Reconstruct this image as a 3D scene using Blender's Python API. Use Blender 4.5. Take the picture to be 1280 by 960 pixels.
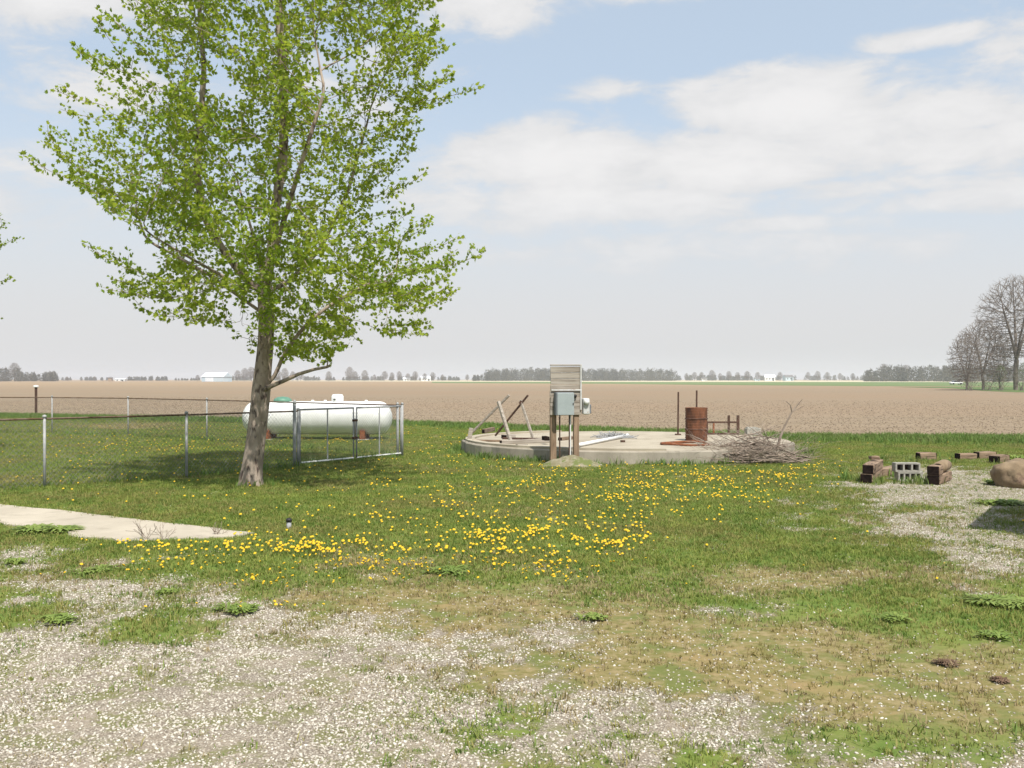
import bpy, math, random
import numpy as np
from mathutils import Vector, Matrix, Quaternion
from mathutils.kdtree import KDTree
R = math.radians
random.seed(7)
rng = np.random.default_rng(7)
for o in list(bpy.data.objects): bpy.data.objects.remove(o)
scn = bpy.context.scene
col = scn.collection

# ---------------------------------------------------------------- camera
CAMH, F, HORY = 1.9, 1250.0, 474.0
cam = bpy.data.objects.new('camera', bpy.data.cameras.new('camera'))
col.objects.link(cam); scn.camera = cam
cam.location = (0, 0, CAMH)
cam.rotation_euler = (R(90) - math.atan(6 / F), 0, 0)
cam.data.sensor_width = 36; cam.data.lens = F / 1280 * 36
cam.data.clip_start = .05; cam.data.clip_end = 20000

def G(px, py, z=0.0):
    """ground point (at height z) that the reference pixel looks at"""
    Y = (CAMH - z) * F / (py - HORY)
    return Vector(((px - 640) / F * Y, Y, z))
def P(px, py, Y):
    return Vector(((px - 640) / F * Y, Y, CAMH + (HORY - py) / F * Y))

# ---------------------------------------------------------------- light
SUN_EL, SUN_AZ = 57.0, 20.0          # azimuth: degrees to the right of straight behind the camera
sv = Vector((math.sin(R(SUN_AZ)) * math.cos(R(SUN_EL)), -math.cos(R(SUN_AZ)) * math.cos(R(SUN_EL)), math.sin(R(SUN_EL))))
ld = bpy.data.lights.new('sun', 'SUN'); ld.energy = 4.4; ld.angle = R(0.6); ld.color = (1, .955, .88)
sun = bpy.data.objects.new('sun', ld); col.objects.link(sun)
sun.rotation_euler = sv.to_track_quat('Z', 'Y').to_euler(); sun.location = (20, -30, 60)

class NT:
    """tiny node helper"""
    def __init__(s, tree): s.t = tree; s.n = tree.nodes; s.l = tree.links
    def new(s, typ, **kw):
        n = s.n.new(typ)
        for k, v in kw.items(): setattr(n, k, v)
        return n
    def put(s, sock, v):
        if isinstance(v, bpy.types.NodeSocket): s.l.new(v, sock)
        elif v is not None:
            if isinstance(v, (tuple, list)) and len(v) == 3 and len(sock.default_value) == 4: v = (*v, 1)
            sock.default_value = v
    def math(s, op, a, b=None, c=None, clamp=False):
        n = s.new('ShaderNodeMath', operation=op, use_clamp=clamp)
        s.put(n.inputs[0], a)
        if b is not None: s.put(n.inputs[1], b)
        if c is not None: s.put(n.inputs[2], c)
        return n.outputs[0]
    def mix(s, f, a, b, blend='MIX'):
        n = s.new('ShaderNodeMix', data_type='RGBA', blend_type=blend)
        s.put(n.inputs[0], f); s.put(n.inputs[6], a); s.put(n.inputs[7], b)
        return n.outputs[2]
    def noise(s, vec, scale, detail=4, rough=.55, dist=0.0, out='Fac'):
        n = s.new('ShaderNodeTexNoise'); s.put(n.inputs['Vector'], vec)
        n.inputs['Scale'].default_value = scale; n.inputs['Detail'].default_value = detail
        n.inputs['Roughness'].default_value = rough; n.inputs['Distortion'].default_value = dist
        return n.outputs[out]
    def ramp(s, v, lo, hi, a=0.0, b=1.0):
        n = s.new('ShaderNodeMapRange', clamp=True); n.interpolation_type = 'SMOOTHSTEP'
        s.put(n.inputs[0], v); s.put(n.inputs[1], lo); s.put(n.inputs[2], hi); s.put(n.inputs[3], a); s.put(n.inputs[4], b)
        return n.outputs[0]
    def mapping(s, vec, scale=(1, 1, 1), loc=(0, 0, 0), rot=(0, 0, 0)):
        n = s.new('ShaderNodeMapping'); s.put(n.inputs[0], vec)
        n.inputs['Scale'].default_value = scale; n.inputs['Location'].default_value = loc; n.inputs['Rotation'].default_value = rot
        return n.outputs[0]
    def attr(s, name, typ='GEOMETRY'):
        n = s.new('ShaderNodeAttribute', attribute_name=name, attribute_type=typ); return n.outputs['Fac']

# world: Nishita sky with a hazy spring cloud layer laid out by compass direction
w = bpy.data.worlds.new('World'); scn.world = w; w.use_nodes = True
wt = NT(w.node_tree); wt.n.clear()
sky = wt.new('ShaderNodeTexSky', sky_type='NISHITA', sun_disc=False)
sky.sun_elevation = R(SUN_EL); sky.sun_rotation = R(180 - SUN_AZ)
sky.air_density = 1.0; sky.dust_density = 2.2; sky.ozone_density = 1.3; sky.altitude = 200
gen = wt.new('ShaderNodeTexCoord').outputs['Generated']
sep = wt.new('ShaderNodeSeparateXYZ'); wt.put(sep.inputs[0], gen)
az = wt.math('ARCTAN2', sep.outputs[0], sep.outputs[1])
el = wt.math('ARCSINE', sep.outputs[2])
cmb = wt.new('ShaderNodeCombineXYZ'); wt.put(cmb.inputs[0], az); wt.put(cmb.inputs[1], wt.math('MULTIPLY', el, 2.6))
n_a = wt.noise(cmb.outputs[0], 12, 9, .66, .35); n_b = wt.noise(cmb.outputs[0], 3.1, 4, .55)
blobs = [  # px, py, rx, ry, amp
 (730,205,165,42,.95),(900,215,190,45,.9),(985,150,130,42,1.),(1080,190,150,36,.8),(1180,175,100,30,.85),(820,258,180,18,.7),
 (1160,93,72,13,.75),(1262,110,52,13,.6),(752,124,62,15,.6),(872,128,46,17,.62),(1200,222,120,24,.75),(1262,266,80,20,.65),
 (640,262,150,42,.6),(50,40,150,42,.95),(110,150,150,40,.55),(605,18,95,42,.85),(820,12,120,18,.45),(20,270,150,60,.5),(420,130,150,60,.5),(1080,288,80,16,.5),
 (740,255,240,30,.85),(1150,212,190,28,.85),(1190,272,150,18,.7),(980,288,120,14,.55),(1010,250,330,26,.55),(560,215,110,40,.5),(900,318,420,26,.55),(300,-120,300,60,.8),(900,-150,320,60,.8),(-300,60,220,60,.8),(1600,120,260,60,.8),(1620,-120,260,90,.7),(-360,-160,260,60,.7)]
tot = None
for px, py, rx, ry, a in blobs:
    ca, ce, sa, se = math.atan((px - 640) / F), (HORY - py) / F, rx / F, ry / F
    dx = wt.math('MULTIPLY', wt.math('SUBTRACT', az, ca), 1 / sa)
    dy = wt.math('MULTIPLY', wt.math('SUBTRACT', el, ce), 1 / se)
    r2 = wt.math('ADD', wt.math('MULTIPLY', dx, dx), wt.math('MULTIPLY', dy, dy))
    g = wt.math('MULTIPLY', wt.math('EXPONENT', wt.math('MULTIPLY', r2, -.7)), a)
    tot = g if tot is None else wt.math('MAXIMUM', tot, g)
dens = wt.math('ADD', tot, wt.math('MULTIPLY', wt.math('SUBTRACT', n_a, .5), 1.25))
dens = wt.math('ADD', dens, wt.math('MULTIPLY', wt.math('SUBTRACT', n_b, .5), .5))
cl = wt.ramp(dens, .20, .62)
veil = wt.math('MAXIMUM', wt.ramp(el, .30, .05, .56, .95), wt.ramp(el, .5, 1.2, 0, .45))   # thin high haze towards the horizon
n_c = wt.noise(cmb.outputs[0], 14, 5, .6)
grey = wt.ramp(wt.math('ADD', wt.math('MULTIPLY', dens, .8), wt.math('MULTIPLY', n_c, .5)), .35, 1.15, .0, 1.0)
SKYK = 0.1
blue = wt.mix(1.0, sky.outputs[0], (1.02, 1.0, 1.0), 'MULTIPLY')
veilc = wt.mix(wt.ramp(el, .03, .30), (5.55, 5.55, 5.6), (5.6, 6.5, 7.35))
cloudc = wt.mix(grey, (5.45, 5.45, 5.5), (6.7, 6.6, 6.55))
c1 = wt.mix(veil, blue, veilc)
c2 = wt.mix(wt.math('MULTIPLY', cl, wt.ramp(el, .02, .2, .25, .95)), c1, cloudc)
bg = wt.new('ShaderNodeBackground'); wt.put(bg.inputs[0], c2); bg.inputs[1].default_value = SKYK
wo = wt.new('ShaderNodeOutputWorld'); wt.l.new(bg.outputs[0], wo.inputs[0])

scn.view_settings.view_transform = 'Standard'; scn.view_settings.look = 'None'
scn.view_settings.gamma = 1; scn.view_settings.use_curve_mapping = False
scn.view_settings.exposure = 0.42
scn.render.engine = 'CYCLES'
scn.cycles.max_bounces = 6; scn.cycles.transparent_max_bounces = 8; scn.cycles.volume_bounces = 1

# ---------------------------------------------------------------- mesh helpers
class MB:
    def __init__(s): s.v = []; s.f = []
    def quad(s, a, b, c, d):
        n = len(s.v); s.v += [tuple(a), tuple(b), tuple(c), tuple(d)]; s.f.append((n, n+1, n+2, n+3))
    def box(s, c, size, rot=None, taper=1.0, bevel=0.0, jitter=0.0):
        sx, sy, sz = [q / 2 for q in size]; n = len(s.v); c = Vector(c)
        b = min(bevel, sx*.9, sy*.9, sz*.9)
        if b <= 0:
            pts = [(x*sx*(taper if z > 0 else 1), y*sy*(taper if z > 0 else 1), z*sz) for z in (-1, 1) for x, y in ((-1,-1),(1,-1),(1,1),(-1,1))]
            fs = [(3,2,1,0),(4,5,6,7),(0,1,5,4),(1,2,6,5),(2,3,7,6),(3,0,4,7)]
        else:
            rings = []
            for z, ins in ((-sz, b), (-sz+b, 0), (sz-b, 0), (sz, b)):
                ax, ay = sx-ins, sy-ins; cb = b*.9 if ins == 0 else b*.5
                rings.append([( -ax+cb,-ay,z),(ax-cb,-ay,z),(ax,-ay+cb,z),(ax,ay-cb,z),(ax-cb,ay,z),(-ax+cb,ay,z),(-ax,ay-cb,z),(-ax,-ay+cb,z)])
            pts = [p for r in rings for p in r]
            fs = [tuple(range(7,-1,-1)), tuple(range(24,32))]
            for k in range(3):
                for i in range(8):
                    j = (i+1) % 8; fs.append((k*8+i, k*8+j, k*8+8+j, k*8+8+i))
        for p in pts:
            p = Vector(p)
            if jitter: p += Vector([random.uniform(-jitter, jitter) for _ in range(3)])
            if rot is not None: p = rot @ p
            s.v.append(tuple(p + c))
        s.f += [tuple(i+n for i in f) for f in fs]
        return s
    def tube(s, pts, rad, sides=8, cap=True):
        pts = [Vector(p) for p in pts]
        if not isinstance(rad, (list, tuple)): rad = [rad]*len(pts)
        t = (pts[1]-pts[0]).normalized()
        a = Vector((0,0,1)) if abs(t.z) < .9 else Vector((1,0,0))
        u = t.cross(a).normalized(); n0 = len(s.v)
        for i, p in enumerate(pts):
            if i == 0: t2 = pts[1]-pts[0]
            elif i == len(pts)-1: t2 = pts[i]-pts[i-1]
            else: t2 = pts[i+1]-pts[i-1]
            if t2.length < 1e-9: t2 = t
            t2 = t2.normalized(); u = (u - t2*u.dot(t2))
            if u.length < 1e-6: u = t2.orthogonal()
            u.normalize(); v = t2.cross(u); t = t2
            for k in range(sides):
                an = 2*math.pi*k/sides
                s.v.append(tuple(p + (u*math.cos(an) + v*math.sin(an))*rad[i]))
        for i in range(len(pts)-1):
            for k in range(sides):
                j = (k+1) % sides
                s.f.append((n0+i*sides+k, n0+i*sides+j, n0+(i+1)*sides+j, n0+(i+1)*sides+k))
        if cap:
            s.f.append(tuple(n0+k for k in range(sides-1,-1,-1)))
            m = n0+(len(pts)-1)*sides; s.f.append(tuple(m+k for k in range(sides)))
        return s
    def lathe(s, prof, sides=24, M=None, cap=True):
        """prof: (radius, height) pairs round local z"""
        n0 = len(s.v)
        for r, z in prof:
            for k in range(sides):
                an = 2*math.pi*k/sides; p = Vector((r*math.cos(an), r*math.sin(an), z))
                s.v.append(tuple(M @ p) if M else tuple(p))
        for i in range(len(prof)-1):
            for k in range(sides):
                j = (k+1) % sides
                s.f.append((n0+i*sides+k, n0+i*sides+j, n0+(i+1)*sides+j, n0+(i+1)*sides+k))
        if cap:
            s.f.append(tuple(n0+k for k in range(sides-1,-1,-1)))
            m = n0+(len(prof)-1)*sides; s.f.append(tuple(m+k for k in range(sides)))
        return s
    def build(s, name, mat, parent=None, smooth=False, loc=None):
        me = bpy.data.meshes.new(name); me.from_pydata(s.v, [], s.f); me.update()
        if smooth: me.shade_smooth()
        o = bpy.data.objects.new(name, me); col.objects.link(o)
        if mat: me.materials.append(mat)
        if parent: o.parent = parent
        if loc is not None: o.location = loc
        return o
def np_mesh(name, V, Fc, mat, parent=None, smooth=False):
    """V (n,3) floats, Fc (m,k) ints"""
    me = bpy.data.meshes.new(name); V = np.ascontiguousarray(V, dtype=np.float32); Fc = np.ascontiguousarray(Fc, dtype=np.int32)
    me.vertices.add(len(V)); me.vertices.foreach_set('co', V.ravel())
    k = Fc.shape[1]
    me.loops.add(Fc.size); me.loops.foreach_set('vertex_index', Fc.ravel())
    me.polygons.add(len(Fc)); me.polygons.foreach_set('loop_start', np.arange(0, Fc.size, k, dtype=np.int32))
    me.update(calc_edges=True); me.validate()
    if smooth: me.shade_smooth()
    o = bpy.data.objects.new(name, me); col.objects.link(o)
    if mat: me.materials.append(mat)
    if parent: o.parent = parent
    return o
def tag(o, label=None, cat=None, group=None, kind=None):
    if label: o['label'] = label
    if cat: o['category'] = cat
    if group: o['group'] = group
    if kind: o['kind'] = kind
    return o
def thing(name, label, cat, loc=(0,0,0), rz=0, group=None):
    o = bpy.data.objects.new(name, None); col.objects.link(o); o.location = loc; o.rotation_euler = (0,0,rz)
    o.empty_display_size = .2
    return tag(o, label, cat, group)
def copy_tree(o, parent=None):
    c = o.copy(); col.objects.link(c); c.parent = parent
    for ch in list(o.children): copy_tree(ch, c)
    return c
def rotz(a): return Matrix.Rotation(a, 3, 'Z')
def aim(d, roll=0):
    """rotation taking local x to direction d"""
    return Vector(d).to_track_quat('X', 'Z').to_matrix() @ Matrix.Rotation(roll, 3, 'X')

# value noise in python, for authoring of masks and shapes
_perm = rng.random((256, 256))
def vnoise(x, y):
    xi = np.floor(x).astype(int); yi = np.floor(y).astype(int); fx = x-xi; fy = y-yi
    fx = fx*fx*(3-2*fx); fy = fy*fy*(3-2*fy)
    g = lambda a, b: _perm[a % 256, b % 256]
    return (g(xi,yi)*(1-fx)+g(xi+1,yi)*fx)*(1-fy) + (g(xi,yi+1)*(1-fx)+g(xi+1,yi+1)*fx)*fy
def fbm(x, y, o=4):
    s = 0; a = .5; t = 0
    for k in range(o):
        s = s + a*vnoise(x*2**k+17.3*k, y*2**k+5.1*k); t += a; a *= .55
    return s/t
def sstep(a, b, x):
    t = np.clip((x-a)/(b-a), 0, 1); return t*t*(3-2*t)

# ---------------------------------------------------------------- materials
def surf(name, c1, c2, scale=6, rough=.8, bump=.2, metal=0.0, c3=None, s3=30, f3=(.5,.62), stretch=(1,1,1), bscale=None, detail=5, lo=.35, hi=.65, spec=.3):
    m = bpy.data.materials.new(name); m.use_nodes = True; t = NT(m.node_tree); b = t.n['Principled BSDF']
    tc = t.new('ShaderNodeTexCoord').outputs['Object']; v = t.mapping(tc, stretch)
    n = t.noise(v, scale, detail, .6); c = t.mix(t.ramp(n, lo, hi), c1, c2)
    if c3: c = t.mix(t.ramp(t.noise(v, s3, 4, .6), *f3), c, c3)
    t.put(b.inputs['Base Color'], c); b.inputs['Roughness'].default_value = rough; b.inputs['Metallic'].default_value = metal
    b.inputs['Specular IOR Level'].default_value = spec
    if bump:
        bn = t.new('ShaderNodeBump'); bn.inputs['Strength'].default_value = bump; bn.inputs['Distance'].default_value = .02
        t.put(bn.inputs['Height'], t.noise(v, bscale or scale*4, 4, .65)); t.put(b.inputs['Normal'], bn.outputs[0])
    return m
M = {}
M['galv'] = surf('galvanised_steel', (.29,.295,.295), (.38,.38,.375), 8, .7, .05, .1, c3=(.22,.15,.10), s3=12, f3=(.66,.8))
M['rail_rust'] = surf('dark_rusty_rail', (.10,.055,.03), (.18,.13,.10), 6, .8, .1, .2)
M['wire'] = surf('fence_wire', (.10,.105,.10), (.17,.17,.17), 5, .7, 0, .1)
M['tank'] = surf('white_tank_paint', (.80,.80,.78), (.74,.74,.71), 2.5, .4, .02, c3=(.55,.52,.45), s3=4, f3=(.7,.95), spec=.5)
M['green_lid'] = surf('green_lid_paint', (.08,.20,.14), (.12,.25,.18), 8, .5, .05)
M['rust'] = surf('rust', (.17,.055,.022), (.27,.10,.045), 7, .9, .3, c3=(.07,.03,.02), s3=5, f3=(.52,.7))
M['barrel'] = surf('barrel_rust', (.08,.037,.022), (.18,.072,.036), 5, .9, .2, c3=(.075,.036,.026), s3=3.2, f3=(.5,.66), stretch=(1,1,.45))
M['rust_dark'] = surf('dark_rust', (.05,.028,.02), (.10,.055,.037), 9, .9, .2)
M['conc'] = surf('weathered_concrete', (.32,.275,.205), (.41,.36,.275), 1.1, .95, .15, c3=(.27,.23,.18), s3=3.5, f3=(.55,.78), bscale=40)
M['conc_rim'] = surf('dirty_concrete_side', (.27,.24,.19), (.36,.32,.26), 1.5, .95, .3, c3=(.16,.14,.11), s3=2.2, f3=(.5,.75), bscale=30, stretch=(1,1,.6))
M['walk'] = surf('walk_concrete', (.40,.35,.275), (.47,.415,.33), .8, .95, .12, c3=(.31,.27,.21), s3=2.5, f3=(.5,.8), bscale=60)
M['block'] = surf('grey_block', (.27,.26,.225), (.38,.36,.31), 9, .95, .3, bscale=60)
M['oldwood'] = surf('grey_weathered_wood', (.26,.225,.185), (.37,.33,.28), 5, .9, .3, stretch=(.25,4,4), c3=(.14,.11,.085), s3=7, f3=(.56,.74))
M['postwood'] = surf('brown_post_wood', (.19,.13,.085), (.30,.21,.14), 5, .9, .3, stretch=(4,4,.35), c3=(.11,.07,.045), s3=8, f3=(.55,.72))
M['tie'] = surf('creosote_tie_side', (.17,.115,.075), (.30,.215,.145), 4, .95, .35, stretch=(.5,3.5,3.5), c3=(.07,.045,.03), s3=5, f3=(.5,.68))
M['tie_end'] = surf('creosote_tie_end', (.010,.007,.006), (.024,.016,.014), 12, 1, .3, spec=.05)
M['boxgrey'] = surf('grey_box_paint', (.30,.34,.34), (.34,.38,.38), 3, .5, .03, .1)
M['boxshade'] = surf('shaded_box_grey', (.14,.155,.17), (.18,.195,.21), 3, .5, .03, .1)  # darker copy of the box grey; the side's shade is in the colour
M['metalpale'] = surf('pale_meter_metal', (.5,.49,.46), (.6,.6,.58), 6, .5, .1, .2, c3=(.30,.17,.10), s3=14, f3=(.58,.7))
M['pvc'] = surf('white_pipe', (.62,.62,.60), (.70,.70,.68), 4, .5, .02)
M['black'] = surf('black_plastic', (.02,.02,.02), (.035,.03,.03), 5, .5, .03)
M['boulder'] = surf('sandy_boulder', (.20,.145,.09), (.29,.215,.135), 3, .95, .5, c3=(.15,.10,.07), s3=5, f3=(.52,.72), bscale=14)
M['bark'] = surf('grey_bark', (.24,.19,.145), (.38,.31,.25), 7, .95, .9, stretch=(1,1,.45), c3=(.085,.06,.05), s3=11, f3=(.52,.66), bscale=18)
M['farbark'] = surf('far_tree_bark', (.15,.125,.105), (.22,.19,.16), 1, .95, 0)
M['brush'] = surf('dead_brush_wood', (.20,.155,.12), (.31,.25,.20), 5, .95, 0)
M['barnwall'] = surf('pale_blue_barn_metal', (.42,.52,.58), (.50,.58,.62), .1, .6, 0)
M['barnroof'] = surf('white_barn_roof', (.66,.70,.74), (.74,.77,.8), .1, .5, 0)
M['housewall'] = surf('white_siding', (.66,.66,.64), (.72,.72,.70), .2, .8, 0)
M['houseroof'] = surf('grey_shingle', (.14,.13,.13), (.19,.18,.17), .3, .9, 0)
M['window'] = surf('dark_window_glass', (.02,.025,.03), (.03,.035,.04), 1, .15, 0, spec=.6)
M['carpaint'] = surf('white_car_paint', (.75,.75,.75), (.78,.78,.78), 1, .3, 0, spec=.5)
M['tyre'] = surf('tyre_rubber', (.02,.02,.02), (.03,.03,.03), 3, .9, 0)
M['shedwood'] = surf('shed_boards', (.28,.20,.14), (.36,.27,.2), 3, .9, .2, stretch=(4,4,.3))
M['pebble_pile'] = surf('pale_rubble', (.42,.38,.32), (.56,.52,.45), 12, .95, .3, bscale=30)

def leafmat(name, a, b, tr=.45, scale=.6, rough=.55):
    m = bpy.data.materials.new(name); m.use_nodes = True; t = NT(m.node_tree); t.n.remove(t.n['Principled BSDF'])
    pos = t.new('ShaderNodeNewGeometry').outputs['Position']
    rn = t.new('ShaderNodeNewGeometry').outputs['Random Per Island']
    n = t.math('ADD', t.math('MULTIPLY', t.noise(pos, scale, 3), .8), t.math('MULTIPLY', rn, .3))
    c = t.mix(t.ramp(n, .35, .8), a, b)
    p = t.new('ShaderNodeBsdfPrincipled'); t.put(p.inputs['Base Color'], c); p.inputs['Roughness'].default_value = rough; p.inputs['Specular IOR Level'].default_value = .25
    tl = t.new('ShaderNodeBsdfTranslucent'); t.put(tl.inputs[0], t.mix(.6, c, (b[0]*1.5, b[1]*1.5, b[2]*.8)))
    mx = t.new('ShaderNodeMixShader'); mx.inputs[0].default_value = tr
    t.l.new(p.outputs[0], mx.inputs[1]); t.l.new(tl.outputs[0], mx.inputs[2]); t.l.new(mx.outputs[0], t.n['Material Output'].inputs[0])
    return m
M['leaf'] = leafmat('maple_leaf', (.125,.215,.020), (.36,.42,.055), .52)
M['weedleaf'] = leafmat('weed_leaf', (.15,.22,.045), (.25,.31,.075), .25, 3)
M['scrubleaf'] = leafmat('scrub_leaf', (.09,.12,.045), (.14,.17,.07), .3, .2)
M['fartwig'] = leafmat('far_twigs', (.085,.082,.065), (.135,.125,.10), .15, .02)
M['fargreen'] = leafmat('far_budding', (.08,.10,.055), (.12,.14,.075), .2, .02)

def yellow(name, c):
    m = bpy.data.materials.new(name); m.use_nodes = True; b = m.node_tree.nodes['Principled BSDF']
    b.inputs['Base Color'].default_value = (*c, 1); b.inputs['Roughness'].default_value = .7; b.inputs['Specular IOR Level'].default_value = .15
    return m
M['dandelion'] = yellow('dandelion_yellow', (.64,.41,.025))
M['stem'] = yellow('stem_green', (.10,.16,.04))
#@@GROUND
# ---------------------------------------------------------------- masks of the yard, authored over the reference and stored on the ground
def px_of(X, Y):
    Yc = np.maximum(Y, 1.5)
    return 640 + F*X/Yc, HORY + CAMH*F/Yc
def blobsum(px, py, L):
    s = np.zeros_like(px)
    for cx, cy, rx, ry, a in L:
        s = s + a*np.exp(-(((px-cx)/rx)**2 + ((py-cy)/ry)**2))
    return s
GRAVEL = [(120,900,300,110,1.1),(330,830,230,62,.85),(60,830,200,50,.7),(470,770,150,26,.5),(560,900,300,60,.62),(300,960,400,60,.9),(800,900,160,60,.5),
          (850,760,110,24,.52),(1000,765,90,20,.25),(760,800,160,20,.3),(30,700,85,24,.8),(110,742,110,18,.55),(240,722,80,10,.3),(30,760,60,14,.2),
          (1150,625,130,26,1.05),(1240,690,100,40,1.0),(1130,662,100,24,.55),(1260,612,140,26,1.),(975,648,50,14,.5),(1050,607,60,8,.6),(1190,588,80,14,.6),
          (1230,930,120,60,.42),(1080,745,80,12,.28),(960,945,120,40,.32),(690,575,40,5,.35),
          (1150,637,50,6,-.7),(1255,636,40,10,-.3),(170,838,60,14,-.55),(210,795,90,18,-.8),(60,765,90,14,-.35),(640,855,90,18,-.35),(960,835,190,60,-.35),(640,745,200,16,-.4)]
DRY = [(520,760,200,40,.55),(640,800,260,50,.72),(900,800,300,50,.48),(1050,860,260,60,.6),(860,850,200,60,.6),(250,880,500,90,.35),(1240,880,120,80,.55),(960,720,170,18,.5),(1200,720,120,30,.3),
       (450,700,80,12,.4),(480,615,200,5,.12),(650,585,90,10,.3),(650,640,80,20,.2),(1050,720,160,10,.25),(60,720,120,40,.25),(360,745,300,16,.3),(560,720,80,10,.2),(160,533,90,5,.7),(1120,655,130,14,.4),
       (1110,770,200,26,-.5),(960,850,160,30,-.25),(1030,690,130,18,-.5),(400,650,300,30,-.3),(700,755,160,12,-.1)]
DAND = [(430,705,90,16,1.05),(360,725,55,10,.7),(180,711,55,7,.9),(270,690,100,10,.8),(330,762,60,4,.35),(700,700,90,22,.45),(620,690,110,20,.45),(660,665,80,18,.55),(800,672,16,8,1.4),(760,690,30,5,.6),
        (480,680,140,18,.65),(760,640,110,26,.7),(860,610,120,20,1.1),(960,600,60,10,1.),(660,610,90,24,.55),(520,640,100,24,.3),(480,605,30,4,1.0),(580,575,80,14,.35),(300,600,260,30,.1),(160,603,50,3,1.),
        (200,560,140,8,.55),(100,580,30,5,.5),(420,552,60,6,.5),(540,548,80,8,.3),(340,643,60,8,.6),(740,580,60,6,.5),(1020,585,30,6,.6),(60,545,80,6,.2),(300,530,200,8,.3),(850,630,40,12,.4),(150,645,90,6,-.4)]
def yb(X):  # far edge of the mown yard
    return np.interp(X, [-60,-27.6,-4.9,3,9.6,17,60], [57,54,44.5,38.5,33.8,33,33])
def in_slab(X, Y, m=0.0): return (X-3.0)**2 + (Y-26.5)**2 < (4.3+m)**2
walk_poly = [G(-260,618), G(0,632), G(80,640), G(170,651), G(250,660), G(316,668), G(300,672.5), G(240,676), G(150,678), G(95,672), G(55,661), G(0,656), G(-260,632)]
def in_poly(X, Y, poly):
    c = np.zeros(np.shape(X), bool); n = len(poly)
    for i in range(n):
        x1, y1 = poly[i][0], poly[i][1]; x2, y2 = poly[(i+1) % n][0], poly[(i+1) % n][1]
        if y1 == y2: continue
        c ^= ((y1 > Y) != (y2 > Y)) & (X < (x2-x1)*(Y-y1)/(y2-y1)+x1)
    return c
def masks(X, Y):
    px, py = px_of(X, Y)
    n1 = fbm(X*.9+3, Y*.9+9, 4); n2 = fbm(X*3.1, Y*2.6+40, 4); n3 = fbm(X*9+7, Y*8, 3)
    g = blobsum(px, py, GRAVEL)
    near = sstep(8.2, 5.2, Y); g = np.where(Y < 5.2, np.maximum(g, .55), g)
    g = g*.92 + (n1-.5)*1.0 + (n2-.5)*1.35 + (n3-.5)*.55*sstep(.0,.3,g)
    g = g + (fbm(X*22+7, Y*20, 2)-.5)*.35
    gravel = sstep(.10, 1.15, g)
    d = blobsum(px, py, DRY); d = np.where(Y < 5.0, .5, d) + .10 + (n2-.5)*.7 + (fbm(X*1.7+60, Y*1.4, 4)-.5)*.9
    dry = sstep(.12, .95, d)
    tall = np.exp(-((yb(X)-Y-1.6)/1.9)**2)
    dry = dry*(1-tall*.8)
    return gravel, dry, tall
def ground_z(X, Y):
    return (fbm(X*.35, Y*.35, 3)-.5)*.05

# far ground: one sheet to the horizon, tilled soil
m = bpy.data.materials.new('tilled_soil'); m.use_nodes = True; t = NT(m.node_tree); b = t.n['Principled BSDF']
pos = t.new('ShaderNodeNewGeometry').outputs['Position']
big = t.noise(t.mapping(pos, (.004,.012,1)), 1, 4, .6)
rows = t.noise(t.mapping(pos, (.05,.6,1)), 1, 4, .6)
fine = t.noise(t.mapping(pos, (2.2,2.2,1)), 1, 5, .7)
c = t.mix(t.ramp(rows, .35, .65), (.225,.175,.118), (.275,.215,.148))
c = t.mix(t.ramp(big, .4, .6), c, (.26,.192,.128))
sepn = t.new('ShaderNodeSeparateXYZ'); t.put(sepn.inputs[0], pos)
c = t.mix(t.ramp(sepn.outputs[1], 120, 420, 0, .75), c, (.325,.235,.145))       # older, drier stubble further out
v = t.new('ShaderNodeTexVoronoi'); t.put(v.inputs['Vector'], t.mapping(pos, (11,9,1))); v.inputs['Scale'].default_value = 1
resid = t.ramp(v.outputs['Distance'], .10, .24, 1, 0)
c = t.mix(t.math('MULTIPLY', resid, t.ramp(fine, .45, .7, 0, .8)), c, (.42,.34,.24))
c = t.mix(t.ramp(fine, .5, .3, 0, .45), c, (.16,.112,.078))
t.put(b.inputs['Base Color'], c); b.inputs['Roughness'].default_value = 1; b.inputs['Specular IOR Level'].default_value = .1
bn = t.new('ShaderNodeBump'); bn.inputs['Strength'].default_value = .8; bn.inputs['Distance'].default_value = .12
t.put(bn.inputs['Height'], fine); t.put(b.inputs['Normal'], bn.outputs[0])
M['soil'] = m
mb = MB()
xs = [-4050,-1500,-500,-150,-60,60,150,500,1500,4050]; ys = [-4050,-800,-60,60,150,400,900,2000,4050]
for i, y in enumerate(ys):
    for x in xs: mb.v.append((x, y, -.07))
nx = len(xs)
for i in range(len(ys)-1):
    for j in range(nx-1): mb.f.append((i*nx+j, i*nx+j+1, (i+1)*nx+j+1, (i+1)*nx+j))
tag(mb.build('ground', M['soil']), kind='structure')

def sheet(name, poly, z, mat):
    mb = MB(); mb.v = [(p[0], p[1], z) for p in poly]; mb.f = [tuple(range(len(poly)))]
    return mb.build(name, mat)
M['crop'] = surf('young_green_crop', (.11,.165,.055), (.16,.20,.075), .02, 1, 0, stretch=(.3,1.6,1))
M['stubble'] = surf('pale_stubble', (.46,.40,.26), (.55,.48,.33), .01, 1, 0, stretch=(.3,1.5,1))
M['verge'] = surf('rough_verge_grass', (.075,.125,.03), (.12,.16,.05), .15, 1, .2)
def gp(px, Y): return ((px-640)/F*Y, Y)
tag(sheet('crop_field', [gp(540,520),gp(760,430),gp(900,340),gp(1080,285),gp(1700,260),gp(1900,658),gp(900,700),gp(540,778)], -.05, M['crop']), kind='structure')
tag(sheet('stubble_field', [gp(200,1500),gp(300,1150),gp(560,780),gp(900,702),gp(1900,660),gp(2100,1600)], -.046, M['stubble']), kind='structure')
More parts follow.
